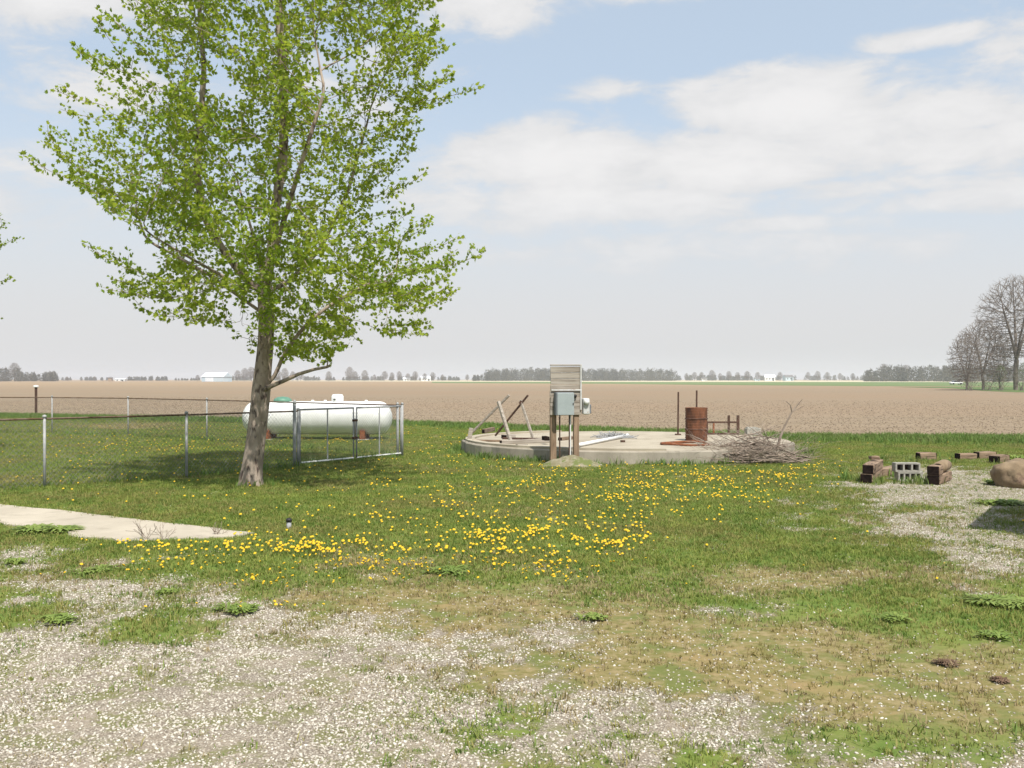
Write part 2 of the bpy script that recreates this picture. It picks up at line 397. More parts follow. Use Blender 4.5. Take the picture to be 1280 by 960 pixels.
tag(sheet('verge', [gp(1115,255),gp(1190,215),gp(1230,168),gp(1270,150),gp(1500,140),gp(1800,300),gp(1240,262)], -.042, M['verge']), kind='structure')

# yard sheet with masks as attributes
NX, NY = 420, 430
s = np.linspace(-1, 1, NX); Xc = 9*s + 36*np.sign(s)*np.abs(s)**2.6
tt = np.linspace(0, 1, NY)**1.45
XX = np.repeat(Xc[None, :], NY, 0); YB = yb(XX) + (fbm(XX*1.3, XX*0+3.3, 3)-.5)*1.2
YY = -7 + (YB+7)*tt[:, None]
ZZ = ground_z(XX, YY); ZZ[-1, :] = -.085
V = np.stack([XX, YY, ZZ], -1).reshape(-1, 3)
ii = (np.arange(NY-1)[:, None]*NX + np.arange(NX-1)[None, :]).ravel()
Fc = np.stack([ii, ii+1, ii+NX+1, ii+NX], -1)
gmat = bpy.data.materials.new('yard_ground'); gmat.use_nodes = True; t = NT(gmat.node_tree); b = t.n['Principled BSDF']
pos = t.new('ShaderNodeNewGeometry').outputs['Position']
ag, ad = t.attr('gravel'), t.attr('dry')
nf = t.noise(pos, 14, 5, .65); nm = t.noise(pos, 2.3, 5, .6); nff = t.noise(pos, 60, 4, .7)
green = t.mix(t.ramp(nm, .35, .65), (.10,.155,.032), (.16,.195,.046))
green = t.mix(t.ramp(nf, .5, .75, 0, .6), green, (.21,.20,.08))
olive = t.mix(t.ramp(nf, .35, .65), (.165,.145,.048), (.27,.215,.11))
olive = t.mix(t.ramp(nm, .46, .62, 0, .85), olive, (.125,.148,.042))
olive = t.mix(t.ramp(t.noise(t.mapping(pos, (1,1,1), (9,4,0)), 1.7, 5, .65), .52, .66, 0, .7), olive, (.29,.205,.10))
base = t.mix(ad, green, olive)
vo = t.new('ShaderNodeTexVoronoi'); t.put(vo.inputs['Vector'], pos); vo.inputs['Scale'].default_value = 75
vs = t.new('ShaderNodeSeparateColor'); t.put(vs.inputs[0], vo.outputs['Color'])
stone = t.mix(vs.outputs[0], (.24,.20,.15), (.48,.425,.35))
stone = t.mix(t.ramp(vo.outputs['Distance'], .35, .6, 0, .7), stone, (.13,.105,.08))
stone = t.mix(t.ramp(t.noise(pos, 1.3, 5, .65), .42, .66, 0, .6), stone, (.33,.275,.21))
stone = t.mix(t.ramp(t.noise(pos, 3.1, 5, .7), .46, .60, 0, .85), stone, (.17,.17,.07))
gf = t.ramp(t.math('ADD', t.math('ADD', ag, t.math('MULTIPLY', ad, .12)), t.math('MULTIPLY', t.math('SUBTRACT', nff, .5), 1.3)), .30, .62)
t.put(b.inputs['Base Color'], t.mix(gf, base, stone)); b.inputs['Roughness'].default_value = 1; b.inputs['Specular IOR Level'].default_value = .1
bn = t.new('ShaderNodeBump'); bn.inputs['Strength'].default_value = .7; bn.inputs['Distance'].default_value = .02
t.put(bn.inputs['Height'], t.math('ADD', nf, t.math('MULTIPLY', t.math('SUBTRACT', 1, vo.outputs['Distance']), t.math('MULTIPLY', gf, .5))))
t.put(b.inputs['Normal'], bn.outputs[0])
yard = np_mesh('yard', V, Fc, gmat, smooth=True); tag(yard, kind='structure')
gv, dr, tl = masks(XX.ravel(), YY.ravel())
Xr, Yr = XX.ravel(), YY.ravel()
ok = (~in_slab(Xr, Yr, -.05)) & (~in_poly(Xr, Yr, walk_poly)) & (Yr > 3.0) & (np.abs(Xr) < Yr*.56+3.5)
ok = ok.astype(float)
def addattr(o, name, arr):
    a = o.data.attributes.new(name, 'FLOAT', 'POINT'); a.data.foreach_set('value', np.ascontiguousarray(arr, dtype=np.float32))
FENCE_PTS = [(-13.4,12.8),(-8.16,17.45),(-6.3,19.35),(-4.62,21.6),(-2.69,24.5),(-9.4,30.8),(-16.1,35.0),(-23,36.2)]
patch = fbm(Xr*2.2+11, Yr*2.2, 4)
addattr(yard, 'gravel', gv); addattr(yard, 'dry', dr); addattr(yard, 'tall', tl)
fall = np.interp(Yr, [4, 8, 10.5, 14, 22, 32, 45, 55], [.30, .5, .9, .95, .75, .45, .25, .15])
d_grass = ok*fall*(1-gv*.97)*(1-.74*dr)*(.45+.9*sstep(.3,.6,patch))*(1-.6*tl)
# ragged edge of low green growth along the walk
d_stone = ok*(sstep(.1,.7,gv)*1.0 + .02 + .13*dr)*np.interp(Yr, [4,8,14,20,26], [1.0,.9,.55,.4,.0])
d_tall = ok*tl*np.interp(Yr, [30,55], [1,.6])
rs_ = np.hypot(Xr-3.0, Yr-26.5); d_tall = np.maximum(d_tall, 1.3*np.exp(-((rs_-4.5)/.16)**2)*(patch > .42)*(rs_ > 4.32))
for a_, b_ in zip(FENCE_PTS, FENCE_PTS[1:]):      # longer growth the mower misses along the fence
    dx_, dy_ = b_[0]-a_[0], b_[1]-a_[1]; t_ = np.clip(((Xr-a_[0])*dx_+(Yr-a_[1])*dy_)/(dx_*dx_+dy_*dy_), 0, 1)
    d_tall = np.maximum(d_tall, .55*np.exp(-((np.hypot(Xr-a_[0]-t_*dx_, Yr-a_[1]-t_*dy_))/.14)**2)*(patch > .40))
for (ox, oy, orr) in ((7.1,18.9,.75),(9.0,22.9,.5),(10.9,23.1,1.1),(9.4,17.9,.5),(-4.68,17.9,.3)):
    d_tall = np.maximum(d_tall, .5*np.exp(-((np.hypot(Xr-ox, Yr-oy)-orr)/.14)**2)*(patch > .45))
addattr(yard, 'd_grass', d_grass*640); addattr(yard, 'd_stone', d_stone*2300); addattr(yard, 'd_tall', d_tall*70)
patch2 = fbm(Xr*3.7+51, Yr*3.3+8, 4); d_stone = d_stone*(.38+.9*sstep(.36,.60,patch2))
addattr(yard, 'd_stone2', d_stone*2300)
d_sparse = ok*sstep(.15,.5,gv)*(sstep(.44,.62,patch)*.9+.16)*(Yr < 20); addattr(yard, 'd_sparse', d_sparse*230)

def scatter(name, src, dens_attr, smin, smax, seed, tilt=.25, zoff=0.0, dist=True, extra=('dry',), on=None):
    """one stuff object: instances of the (unlinked) source meshes strewn over the ground by density attribute"""
    me = bpy.data.meshes.new(name); o = bpy.data.objects.new(name, me); col.objects.link(o)
    ng = bpy.data.node_groups.new(name, 'GeometryNodeTree'); ng.interface.new_socket('Geometry', in_out='INPUT', socket_type='NodeSocketGeometry')
    ng.interface.new_socket('Geometry', in_out='OUTPUT', socket_type='NodeSocketGeometry')
    N, L = ng.nodes, ng.links
    gi = N.new('NodeGroupInput'); go = N.new('NodeGroupOutput')
    oi = N.new('GeometryNodeObjectInfo'); oi.inputs[0].default_value = on or yard
    dp = N.new('GeometryNodeDistributePointsOnFaces'); dp.distribute_method = 'RANDOM'; dp.inputs['Seed'].default_value = seed
    L.new(oi.outputs['Geometry'], dp.inputs['Mesh'])
    at = N.new('GeometryNodeInputNamedAttribute'); at.data_type = 'FLOAT'; at.inputs[0].default_value = dens_attr
    L.new(at.outputs[0], dp.inputs['Density'])
    c = bpy.data.collections.new(name+'_source')
    for q in src: c.objects.link(q)
    ci = N.new('GeometryNodeCollectionInfo'); ci.inputs[0].default_value = c; ci.inputs['Separate Children'].default_value = True; ci.inputs['Reset Children'].default_value = True
    ip = N.new('GeometryNodeInstanceOnPoints'); ip.inputs['Pick Instance'].default_value = True
    L.new(dp.outputs['Points'], ip.inputs['Points']); L.new(ci.outputs[0], ip.inputs['Instance'])
    rv = N.new('FunctionNodeRandomValue'); rv.data_type = 'FLOAT_VECTOR'
    rv.inputs[0].default_value = (-tilt, -tilt, 0); rv.inputs[1].default_value = (tilt, tilt, 6.283)
    L.new(rv.outputs[0], ip.inputs['Rotation'])
    rs = N.new('FunctionNodeRandomValue'); rs.data_type = 'FLOAT'; rs.inputs[2].default_value = smin; rs.inputs[3].default_value = smax; rs.inputs['Seed'].default_value = 5
    L.new(rs.outputs[1], ip.inputs['Scale'])
    L.new(ip.outputs[0], go.inputs[0])
    md = o.modifiers.new('scatter', 'NODES'); md.node_group = ng
    return o
def unlinked(name, V, Fc, mat):
    o = np_mesh(name, V, Fc, mat); col.objects.unlink(o); return o

def tuft(nb, h, spread, wid, seed, lean=.5, mat=None):
    r = random.Random(seed); V = []; Fc = []
    for i in range(nb):
        a = r.uniform(0, 6.283); d = r.uniform(0, spread); x, y = d*math.cos(a), d*math.sin(a)
        hh = h*r.uniform(.5, 1.15); b = r.uniform(0, 6.283); ln = hh*r.uniform(.1, lean*2); w = wid*r.uniform(.7, 1.2)
        dx, dy = math.cos(b), math.sin(b); sx, sy = -dy*w/2, dx*w/2; n = len(V)
        V += [(x-sx, y-sy, -.01), (x+sx, y+sy, -.01), (x+dx*ln*.45+sx*.8, y+dy*ln*.45+sy*.8, hh*.62), (x+dx*ln*.45-sx*.8, y+dy*ln*.45-sy*.8, hh*.62), (x+dx*ln+sx*.15, y+dy*ln+sy*.15, hh*.98), (x+dx*ln-sx*.15, y+dy*ln-sy*.15, hh)]
        Fc += [(n, n+1, n+2, n+3), (n+3, n+2, n+4, n+5)]
    return unlinked('tuft_blades', np.array(V), np.array(Fc), mat)
def grassmat(name, lush, lush2, dry, dry2):
    m = bpy.data.materials.new(name); m.use_nodes = True; t = NT(m.node_tree); t.n.remove(t.n['Principled BSDF'])
    pos = t.new('ShaderNodeNewGeometry').outputs['Position']; rnd = t.new('ShaderNodeObjectInfo').outputs['Random']
    d = t.attr('dry', 'INSTANCER')
    g = t.mix(t.ramp(t.math('ADD', t.math('MULTIPLY', rnd, .45), t.math('MULTIPLY', t.noise(pos, 1.1, 5, .65), .95)), .45, .92), lush, lush2)
    g = t.mix(t.ramp(t.math('ADD', t.noise(pos, .45, 5, .7), t.math('MULTIPLY', rnd, .25)), .56, .80, 0, .75), g, dry)
    y = t.mix(t.ramp(t.math('ADD', rnd, t.noise(pos, 1.6, 4, .6)), .75, 1.3), dry, dry2)
    f = t.ramp(t.math('ADD', d, t.math('MULTIPLY', t.math('SUBTRACT', rnd, .5), .75)), .22, .78)
    c = t.mix(f, g, y)
    p = t.new('ShaderNodeBsdfPrincipled'); t.put(p.inputs['Base Color'], c); p.inputs['Roughness'].default_value = .6; p.inputs['Specular IOR Level'].default_value = .2
    tlc = t.new('ShaderNodeBsdfTranslucent'); t.put(tlc.inputs[0], c)
    mx = t.new('ShaderNodeMixShader'); mx.inputs[0].default_value = .3
    t.l.new(p.outputs[0], mx.inputs[1]); t.l.new(tlc.outputs[0], mx.inputs[2]); t.l.new(mx.outputs[0], t.n['Material Output'].inputs[0])
    return m
M['grass'] = grassmat('lawn_grass', (.120,.192,.034), (.262,.298,.062), (.27,.225,.080), (.33,.26,.14))
M['tallgrass'] = grassmat('tall_grass', (.115,.20,.040), (.18,.265,.06), (.16,.18,.06), (.2,.2,.08))
tufts = [tuft(11, .024+.004*k, .055, .0062, 10+k, 1.0, M['grass']) for k in range(5)]
tag(scatter('grass', tufts, 'd_grass', .6, 1.35, 1), kind='stuff')
tallt = [tuft(14, .13+.02*k, .16, .014, 40+k, .45, M['tallgrass']) for k in range(3)]
tag(scatter('tall_grass', tallt, 'd_tall', .5, 1.25, 2), kind='stuff')
sp = [tuft(7, .013, .03, .005, 70+k, 1.1, M['grass']) for k in range(3)]
tag(scatter('sparse_grass', sp, 'd_sparse', .5, 1.3, 3), kind='stuff')

def stone(seed, sx=1, sy=.8, sz=.55, mat=None, r0=.011):
    r = random.Random(seed); import bmesh
    bm = bmesh.new(); bmesh.ops.create_icosphere(bm, subdivisions=1, radius=r0)
    for v in bm.verts:
        k = r.uniform(.72, 1.18); v.co = Vector((v.co.x*sx*k, v.co.y*sy*k, v.co.z*sz*k + r0*.15))
    V = np.array([tuple(v.co) for v in bm.verts]); Fc = np.array([[v.index for v in f.verts] for f in bm.faces]); bm.free()
    return unlinked('pebble', V, Fc, mat)
m = bpy.data.materials.new('limestone_gravel'); m.use_nodes = True; t = NT(m.node_tree); b = t.n['Principled BSDF']
rnd = t.new('ShaderNodeObjectInfo').outputs['Random']
cr = t.new('ShaderNodeValToRGB'); t.put(cr.inputs[0], rnd); e = cr.color_ramp.elements
e[0].position = 0; e[0].color = (.20,.17,.13,1); e[1].position = 1; e[1].color = (.64,.61,.54,1)
for p_, c_ in ((.25,(.37,.325,.26,1)),(.6,(.48,.44,.365,1)),(.88,(.56,.52,.44,1))):
    q = e.new(p_); q.color = c_
t.put(b.inputs['Base Color'], cr.outputs[0]); b.inputs['Roughness'].default_value = .9
M['gravel'] = m
tag(scatter('gravel', [stone(s_, 1, random.uniform(.6,.95), random.uniform(.4,.7), m) for s_ in range(6)], 'd_stone2', .24, 1.25, 4, .6), kind='stuff')

# soil clods and residue on the near field
xs_ = np.linspace(-46, 46, 60); ys_ = np.linspace(0, 1, 40)
XX2 = np.repeat(xs_[None, :], 40, 0); YY2 = yb(XX2)-.3 + 60*ys_[:, None]**1.3
V2 = np.stack([XX2, YY2, np.full_like(XX2, -.066)], -1).reshape(-1, 3); ii = (np.arange(39)[:, None]*60+np.arange(59)[None, :]).ravel()
nearfield = np_mesh('field', V2, np.stack([ii, ii+1, ii+61, ii+60], -1), M['soil']); tag(nearfield, kind='structure')
addattr(nearfield, 'd_clod', np.interp((YY2-yb(XX2)).ravel(), [0, 15, 60], [14, 9, 2])*(np.abs(XX2.ravel()) < YY2.ravel()*.56+3))
M['clod'] = surf('soil_clod', (.16,.12,.082), (.235,.18,.125), 4, 1, 0)
M['straw'] = surf('corn_residue', (.34,.27,.18), (.46,.38,.27), 4, 1, 0)
clods = [stone(200+k, 1, .8, .6, M['clod'], .055) for k in range(3)]
sb = MB().box((0,0,.02), (.3,.022,.014)); q = sb.build('pebble', M['straw']); col.objects.unlink(q); clods.append(q)
tag(scatter('soil_clods', clods, 'd_clod', .25, .9, 6, .4, on=nearfield), kind='stuff')
#@@WALK
# ---------------------------------------------------------------- concrete walk and round slab
def V_(x, y): return Vector((x, y, 0))
wp = []
for i, p in enumerate(walk_poly):
    q = walk_poly[(i+1) % len(walk_poly)]; k_ = max(1, int((q-p).length/.12))
    for k in range(k_):
        c_ = p.lerp(q, k/k_); j_ = .05 if i < 5 else .13
        a_ = (fbm(np.array([c_.x*4.0]), np.array([c_.y*4.0]), 3)[0]-.5)*2*j_; dn = (q-p).normalized()
        if len(wp) and abs(c_.x) > 14: a_ = 0
        wp.append(V_(c_.x-dn.y*a_, c_.y+dn.x*a_))
walk_poly = wp
mb = MB(); n = len(walk_poly)
mb.v = [(p.x, p.y, .022) for p in walk_poly] + [(p.x, p.y, -.1) for p in walk_poly]
mb.f = [tuple(range(n-1, -1, -1))] + [(i, (i+1) % n, n+(i+1) % n, n+i) for i in range(n)]
tag(mb.build('path', M['walk']), kind='structure')

SC = Vector((3.0, 26.5, 0)); SR = 4.3; ST = .30
slab = thing('round_slab', 'low round weathered concrete slab on the lawn carrying barrel and scrap', 'concrete slab', SC)
mb = MB(); N_ = 72; prof = [(SR+.01, -.08), (SR, ST-.03), (SR-.02, ST-.006), (SR-.05, ST)]
for r_, z_ in prof:
    for k in range(N_):
        a = 2*math.pi*k/N_; j = 1+.006*math.sin(k*2.3)+.004*math.sin(k*5.1)
        mb.v.append((r_*j*math.cos(a), r_*j*math.sin(a), z_))
for i in range(3):
    for k in range(N_): mb.f.append((i*N_+k, i*N_+(k+1) % N_, (i+1)*N_+(k+1) % N_, (i+1)*N_+k))
mb.build('rim', M['conc_rim'], slab)
mb = MB(); mb.lathe([(SR-.052, ST-.02), (SR-.06, ST+.004)], 72, cap=False); mb.f.append(tuple(range(72, 144))); mb.build('top_surface', M['conc'], slab)
mb = MB()
for k in range(20):  # worn raised lip round the left half
    a0 = R(112+k*8.2); a1 = R(112+(k+1)*8.2)
    ri, ro = SR-.30, SR-.062
    n0 = len(mb.v)
    for z_ in (ST+.002, ST+.05):
        mb.v += [(ri*math.cos(a0), ri*math.sin(a0), z_), (ro*math.cos(a0), ro*math.sin(a0), z_), (ro*math.cos(a1), ro*math.sin(a1), z_), (ri*math.cos(a1), ri*math.sin(a1), z_)]
    mb.f += [tuple(n0+i for i in f) for f in ((4,5,6,7),(0,1,5,4),(1,2,6,5),(2,3,7,6),(3,0,4,7))]
mb.build('lip', M['conc'], slab)
def S(px, py, z=ST): return G(px, py, z)

# ---------------------------------------------------------------- chain-link fence
def fence_panel(mb, a, b, z0, z1, pitch=.075, r=.0021):
    a = Vector(a); b = Vector(b); d = b-a; W = d.length; d.normalize(); H = z1-z0
    nseg = int((W+H)/pitch)
    for s_ in (1, -1):
        for k in range(nseg+1):
            x0 = -H + k*pitch if s_ == 1 else k*pitch
            x1 = x0 + s_*H; zz0, zz1 = z0, z1
            if s_ == 1:
                if x0 < 0: zz0 = z0 - x0; x0 = 0
                if x1 > W: zz1 = z1-(x1-W); x1 = W
            else:
                if x1 < 0: zz1 = z1 + x1; x1 = 0
                if x0 > W: zz0 = z0+(x0-W); x0 = W
            if zz1-zz0 < .02: continue
            mb.tube([a+d*x0+Vector((0,0,zz0)), a+d*x1+Vector((0,0,zz1))], r, 3, cap=False)
def V3(x, y, z=0): return Vector((x, y, z))
fr = [V3(-13.4,12.8), V3(-10.9,15.0), V3(-8.16,17.45), V3(-6.3,19.35), V3(-4.62,21.6)]
bk = [V3(-2.69,24.5), V3(-6.0,27.6), V3(-9.4,30.8), V3(-12.9,33.6), V3(-16.1,35.0), V3(-19.5,35.6), V3(-23,36.2)]
def fence(name, pts, H, label, thick, railm, pitch, last=False, r=.0021):
    root = thing(name, label, 'fence', pts[0]); o = pts[0]; L_ = [p-o for p in pts]
    for i, p in enumerate(L_):
        mb = MB().tube([p+V3(0,0,-.1), p+V3(0,0,H+.0)], thick if 0 < i else thick*1.25, 8)
        mb.lathe([(thick*1.5, H), (thick*1.5, H+.03), (thick*.6, H+.05)], 8, Matrix.Translation(p))
        mb.build('post', M['galv'], root, True)
    MB().tube([p+V3(0,0,H-.02) for p in L_], .019, 6).build('top_rail', railm, root)
    mb = MB()
    for a, b in zip(L_, L_[1:]): fence_panel(mb, a, b, .04, H-.02, pitch, r)
    mb.build('wire_mesh', M['wire'], root)
    return root
f1 = fence('chain_link_fence', list(reversed(fr)), 1.23, 'near run of galvanised chain link fence passing behind the big leafy tree', .026, M['rail_rust'], .095, r=.0030)
f2 = fence('chain_link_fence', bk, 1.28, 'far run of chain link fence with thin dark top rail before the white tank', .024, M['rail_rust'], .095, r=.0022)
gate = thing('double_gate', 'pair of chain link gates with white bottom rail joining the two fence runs', 'gate', fr[-1])
g0, g1, g2 = V3(0,0), V3(1.0,1.46), V3(-2.69+4.62, 24.5-21.6)
for nm, p, h, r_ in (('gate_post', V3(-.06,-.09), 1.38, .036), ('gate_post', V3(g2.x-.1, g2.y-.12), 1.28, .03)):
    MB().tube([p+V3(0,0,-.1), p+V3(0,0,h)], r_, 10).lathe([(r_*1.15,h),(r_*1.1,h+.03),(r_*.3,h+.06)], 10, Matrix.Translation(p)).build(nm, M['galv'], gate, True)
for a, b in ((g0, g1), (g1, g2)):
    d = (b-a).normalized(); a2 = a+d*.05; b2 = b-d*.05; mid = (a2+b2)/2
    leaf = MB()
    for p in (a2, b2): leaf.tube([p+V3(0,0,.09), p+V3(0,0,1.24)], .019, 8)
    leaf.tube([a2+V3(0,0,1.24), b2+V3(0,0,1.24)], .021, 8)
    L0 = leaf.build('gate_frame', M['galv'], gate, True)
    MB().tube([mid+V3(0,0,.11), mid+V3(0,0,1.22)], .016, 6).build('middle_bar', M['galv'], L0)
    MB().tube([a2+V3(0,0,.09), b2+V3(0,0,.09)], .018, 8).build('bottom_rail', M['pvc'], L0)
    mb = MB(); fence_panel(mb, a2, b2, .11, 1.22); mb.build('wire_mesh', M['wire'], L0)
mb = MB(); 
for z_ in (.55, .95): mb.box(g1+V3(0,-.01,z_), (.14,.05,.05), rotz(math.atan2(1.46,1)))
mb.tube([g1+V3(0,-.01,.5), g1+V3(0,-.01,1.0)], .012, 6); mb.build('latch', M['rust_dark'], gate)

pt = thing('steel_post', 'lone rusty steel post with a pale cap at the edge of the tilled field', 'post', G(45,518))
MB().tube([(0,0,-.1),(0,0,1.46)], .07, 8).build('shaft', M['rust_dark'], pt); MB().lathe([(.13,1.46),(.15,1.5),(.13,1.56),(.02,1.58)], 10).build('cap', M['pvc'], pt)

# ---------------------------------------------------------------- propane tank
tk = thing('propane_tank', 'long white propane tank lying behind the chain link fence', 'propane tank', V3(-6.15,31.6), R(-2.0))
RT, LT = .52, 4.75; prof = []
for k in range(9):
    a = math.pi/2*k/8; prof.append((max(.004, RT*math.sin(a)), -LT/2 + .40*(1-math.cos(a))))
prof += [(RT, -LT/2+.8),(RT+.004,-LT/2+1.6),(RT+.004,LT/2-1.6),(RT, LT/2-.8)] + [(r_, -z_) for r_, z_ in reversed(prof)]
MX = Matrix.Translation((0,0,.68)) @ Matrix.Rotation(R(90), 4, 'Y')
MB().lathe(prof, 40, MX).build('shell', M['tank'], tk, True)
sm_ = MB()
for x in (-LT/2+.42, -.78, .80, LT/2-.42): sm_.lathe([(RT-.002,x-.012),(RT+.006,x),(RT-.002,x+.012)], 40, MX, cap=False)
sm_.tube([(-2.0,-.50,.80),(2.0,-.50,.80)], .006, 4)
sm_.build('weld_seam', M['tank'], tk, True)
MB().lathe([(.17,1.12),(.19,1.2),(.19,1.36),(.15,1.42),(.02,1.43)], 20, Matrix.Translation((.64,0,0))).build('valve_dome', M['tank'], tk, True)
MB().tube([(.55,-.19,1.27),(.62,-.2,1.27)], .02, 6).build('vent_hole', M['black'], tk)
MB().lathe([(.27,1.15),(.29,1.2),(.27,1.27),(.17,1.33),(.02,1.35)], 20, Matrix.Translation((-1.12,.05,0))).build('lid', M['green_lid'], tk, True)
for x in (-1.75, -.15, .25, 1.55):
    MB().box((x,0,1.21), (.09,.03,.07), bevel=.01).build('lifting_lug', M['tank'], tk)
for x in (-1.5, 1.5):
    sd = MB().box((x,0,.15), (.16,.9,.3), bevel=.01).build('saddle', M['rust'], tk)
    MB().box((x,0,-.02), (.4,1.1,.1), bevel=.01).build('footing', M['block'], sd)

# ---------------------------------------------------------------- electrical panel stand
pb = G(705, 568); 
es = thing('electrical_panel', 'weathered board on two wooden posts with grey electrical box, beside the round slab', 'electrical panel', (pb.x-.13, 22.05, 0), R(10))
for x, w_ in ((-.27,.135), (.25,.12)):
    MB().box((x,.07,.72), (w_,.10,1.55), bevel=.008).build('post', M['postwood'], es)
mb = MB()
for k in range(8):
    z_ = 1.175+k*.134; mb.box((random.uniform(-.006,.006),-.0,z_), (.70+random.uniform(-.02,.01),.028,.126), Matrix.Rotation(random.uniform(-.008,.008),3,'Y'), bevel=.004)
bd = mb.build('backboard', M['oldwood'], es)
MB().box((.338,-.03,1.72), (.035,.03,1.0), bevel=.004).build('edge_strip', M['metalpale'], es)
MB().box((0,.0,2.21), (.70,.07,.03), bevel=.005).build('cap_board', M['oldwood'], es)
MB().box((0.0,-.035,1.66), (.66,.03,.03), bevel=.004).build('batten', M['metalpale'], es)
cab = MB().box((-.07,-.12,1.36), (.40,.20,.50), bevel=.008).build('grey_box', M['boxshade'], es); cab['label'] = 'plain grey metal electrical box'
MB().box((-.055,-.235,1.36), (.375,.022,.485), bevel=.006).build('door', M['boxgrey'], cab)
MB().box((.11,-.252,1.36), (.02,.012,.05), bevel=.003).build('handle', M['black'], cab)
MB().lathe([(.035,0),(.04,.02),(.03,.05),(.004,.052)], 14, Matrix.Translation((.205,-.016,1.53)) @ Matrix.Rotation(R(90),4,'X')).build('knob', M['black'], es, True)
mt = MB().box((.455,.0,1.30), (.15,.16,.36), bevel=.02).build('meter_box', M['metalpale'], es)
MB().lathe([(.06,0),(.065,.03),(.05,.07),(.006,.075)], 16, Matrix.Translation((.45,-.08,1.40)) @ Matrix.Rotation(R(90),4,'X')).build('meter_glass', M['pvc'], mt, True)
MB().box((.545,.02,1.24), (.05,.1,.2), bevel=.008).build('bracket', M['boxshade'], mt)
for x, m_ in ((-.155,'rust_dark'), (.085,'pvc'), (.062,'rust_dark')):
    MB().tube([(x,-.09,.02),(x,-.09,1.13)], .016, 8).build('conduit', M[m_], es)

# ---------------------------------------------------------------- things on the slab
def lathe_barrel():
    p = [(.275,.0),(.29,.012),(.285,.03)]
    H = .86
    for k in range(1, 30):
        z_ = .03+(H-.06)*k/30; r_ = .283
        for zr in (.30,.575): r_ += .014*math.exp(-((z_-zr)/.012)**2)
        for j in range(4): r_ += .002*math.sin(z_*90)
        p.append((r_, z_))
    return p+[(.285,H-.03),(.294,H-.012),(.29,H),(.277,H),(.275,H-.02)]
bp = S(870.5, 551)
br = thing('steel_barrel', 'rusty orange brown steel barrel standing on the round concrete slab', 'barrel', (bp.x, bp.y, ST+.004), .4)
MB().lathe(lathe_barrel(), 36).build('body', M['barrel'], br, True)
MB().lathe([(.272,.845),(.12,.842),(.004,.84)], 30, cap=False).build('lid', M['rust_dark'], br)
mb = MB()
for z_ in (.30,.575): mb.lathe([(.284,z_-.018),(.302,z_-.004),(.302,z_+.004),(.284,z_+.018)], 36, cap=False)
mb.build('hoop', M['rust_dark'], br, True)

def ring(px, py, rx, ry, name, label):
    c = S(px, py); o = thing(name, label, 'metal ring', (c.x, c.y, ST+.03))
    return o
c = S(857,556.5); pts = [(.57*math.cos(a), .57*math.sin(a), .03+.012*math.sin(2*a)) for a in np.linspace(0, 2*math.pi, 41)]
mb = MB(); n0 = 0
mb.tube(pts, .03, 8, cap=False); tag(mb.build('steel_ring', M['rust'], loc=(c.x, c.y+.1, ST+.005)), 'flat rusty steel hoop lying on the slab in front of the barrel', 'metal ring')

for px, y0, y1, Y, lab in ((847.5,490,541,28.6,'thin dark rod standing upright on the slab, left of the rusty barrel'), (870.5,488,540,28.8,'thin dark rod rising from behind the rusty barrel')):
    c = P(px, y1, Y); h = (y1-y0)/F*Y+ (c.z-ST)
    rr = thing('steel_rod', lab, 'rod', (c.x, Y, ST))
    MB().tube([(0,0,0),(.01,0,h)], .026, 6).build('shaft', M['rust_dark'], rr); MB().box((0,0,.02), (.16,.16,.04), bevel=.005).build('foot_plate', M['rust_dark'], rr)

c = S(905, 544)
ff = thing('metal_frame', 'dark rusty angle iron frame standing right of the barrel', 'metal frame', (c.x, c.y+.2, ST+.002))
s_ = (c.y+.2)/F
for x0, x1, z_ in ((-20,20,.36),(-20,20,.03)): MB().box(((x0+x1)/2*s_,0,z_), ((x1-x0)*s_,.05,.05), bevel=.004).build('rail', M['rust_dark'], ff)
for x, h, w_, m_ in ((-19,.36,.045,'rust_dark'),(-11,.33,.045,'rust'),(8,.56,.06,'rust_dark'),(19.5,.56,.075,'rust_dark')):
    MB().box((x*s_,.01,h/2), (w_,.06,h), bevel=.004).build('upright', M[m_], ff)
    
c = S(943, 544.5)
cb = thing('concrete_block', 'pale square concrete block at the back right of the round slab', 'concrete block', (c.x, c.y+.2, ST+.002), .1)
MB().box((0,0,.1), (.40,.25,.2), bevel=.012, jitter=.004).build('body', M['block'], cb); MB().box((-.02,.02,.215), (.30,.2,.028), bevel=.008, jitter=.003).build('cap', M['block'], cb)

# white pipe and wire heap
a, b_ = S(724, 559), S(784, 547)
pp = thing('white_pipe', 'long white plastic pipe lying slantwise on the slab right of the panel', 'pipe', (a.x, a.y, ST+.004))
d = b_-a; MB().tube([(0,0,.05),(d.x,d.y,.05)], .045, 10).build('barrel', M['pvc'], pp, True)
MB().tube([(d.x*.97,d.y*.97,.05),(d.x*1.01,d.y*1.01,.05)], .06, 10).build('collar', M['pvc'], pp, True)

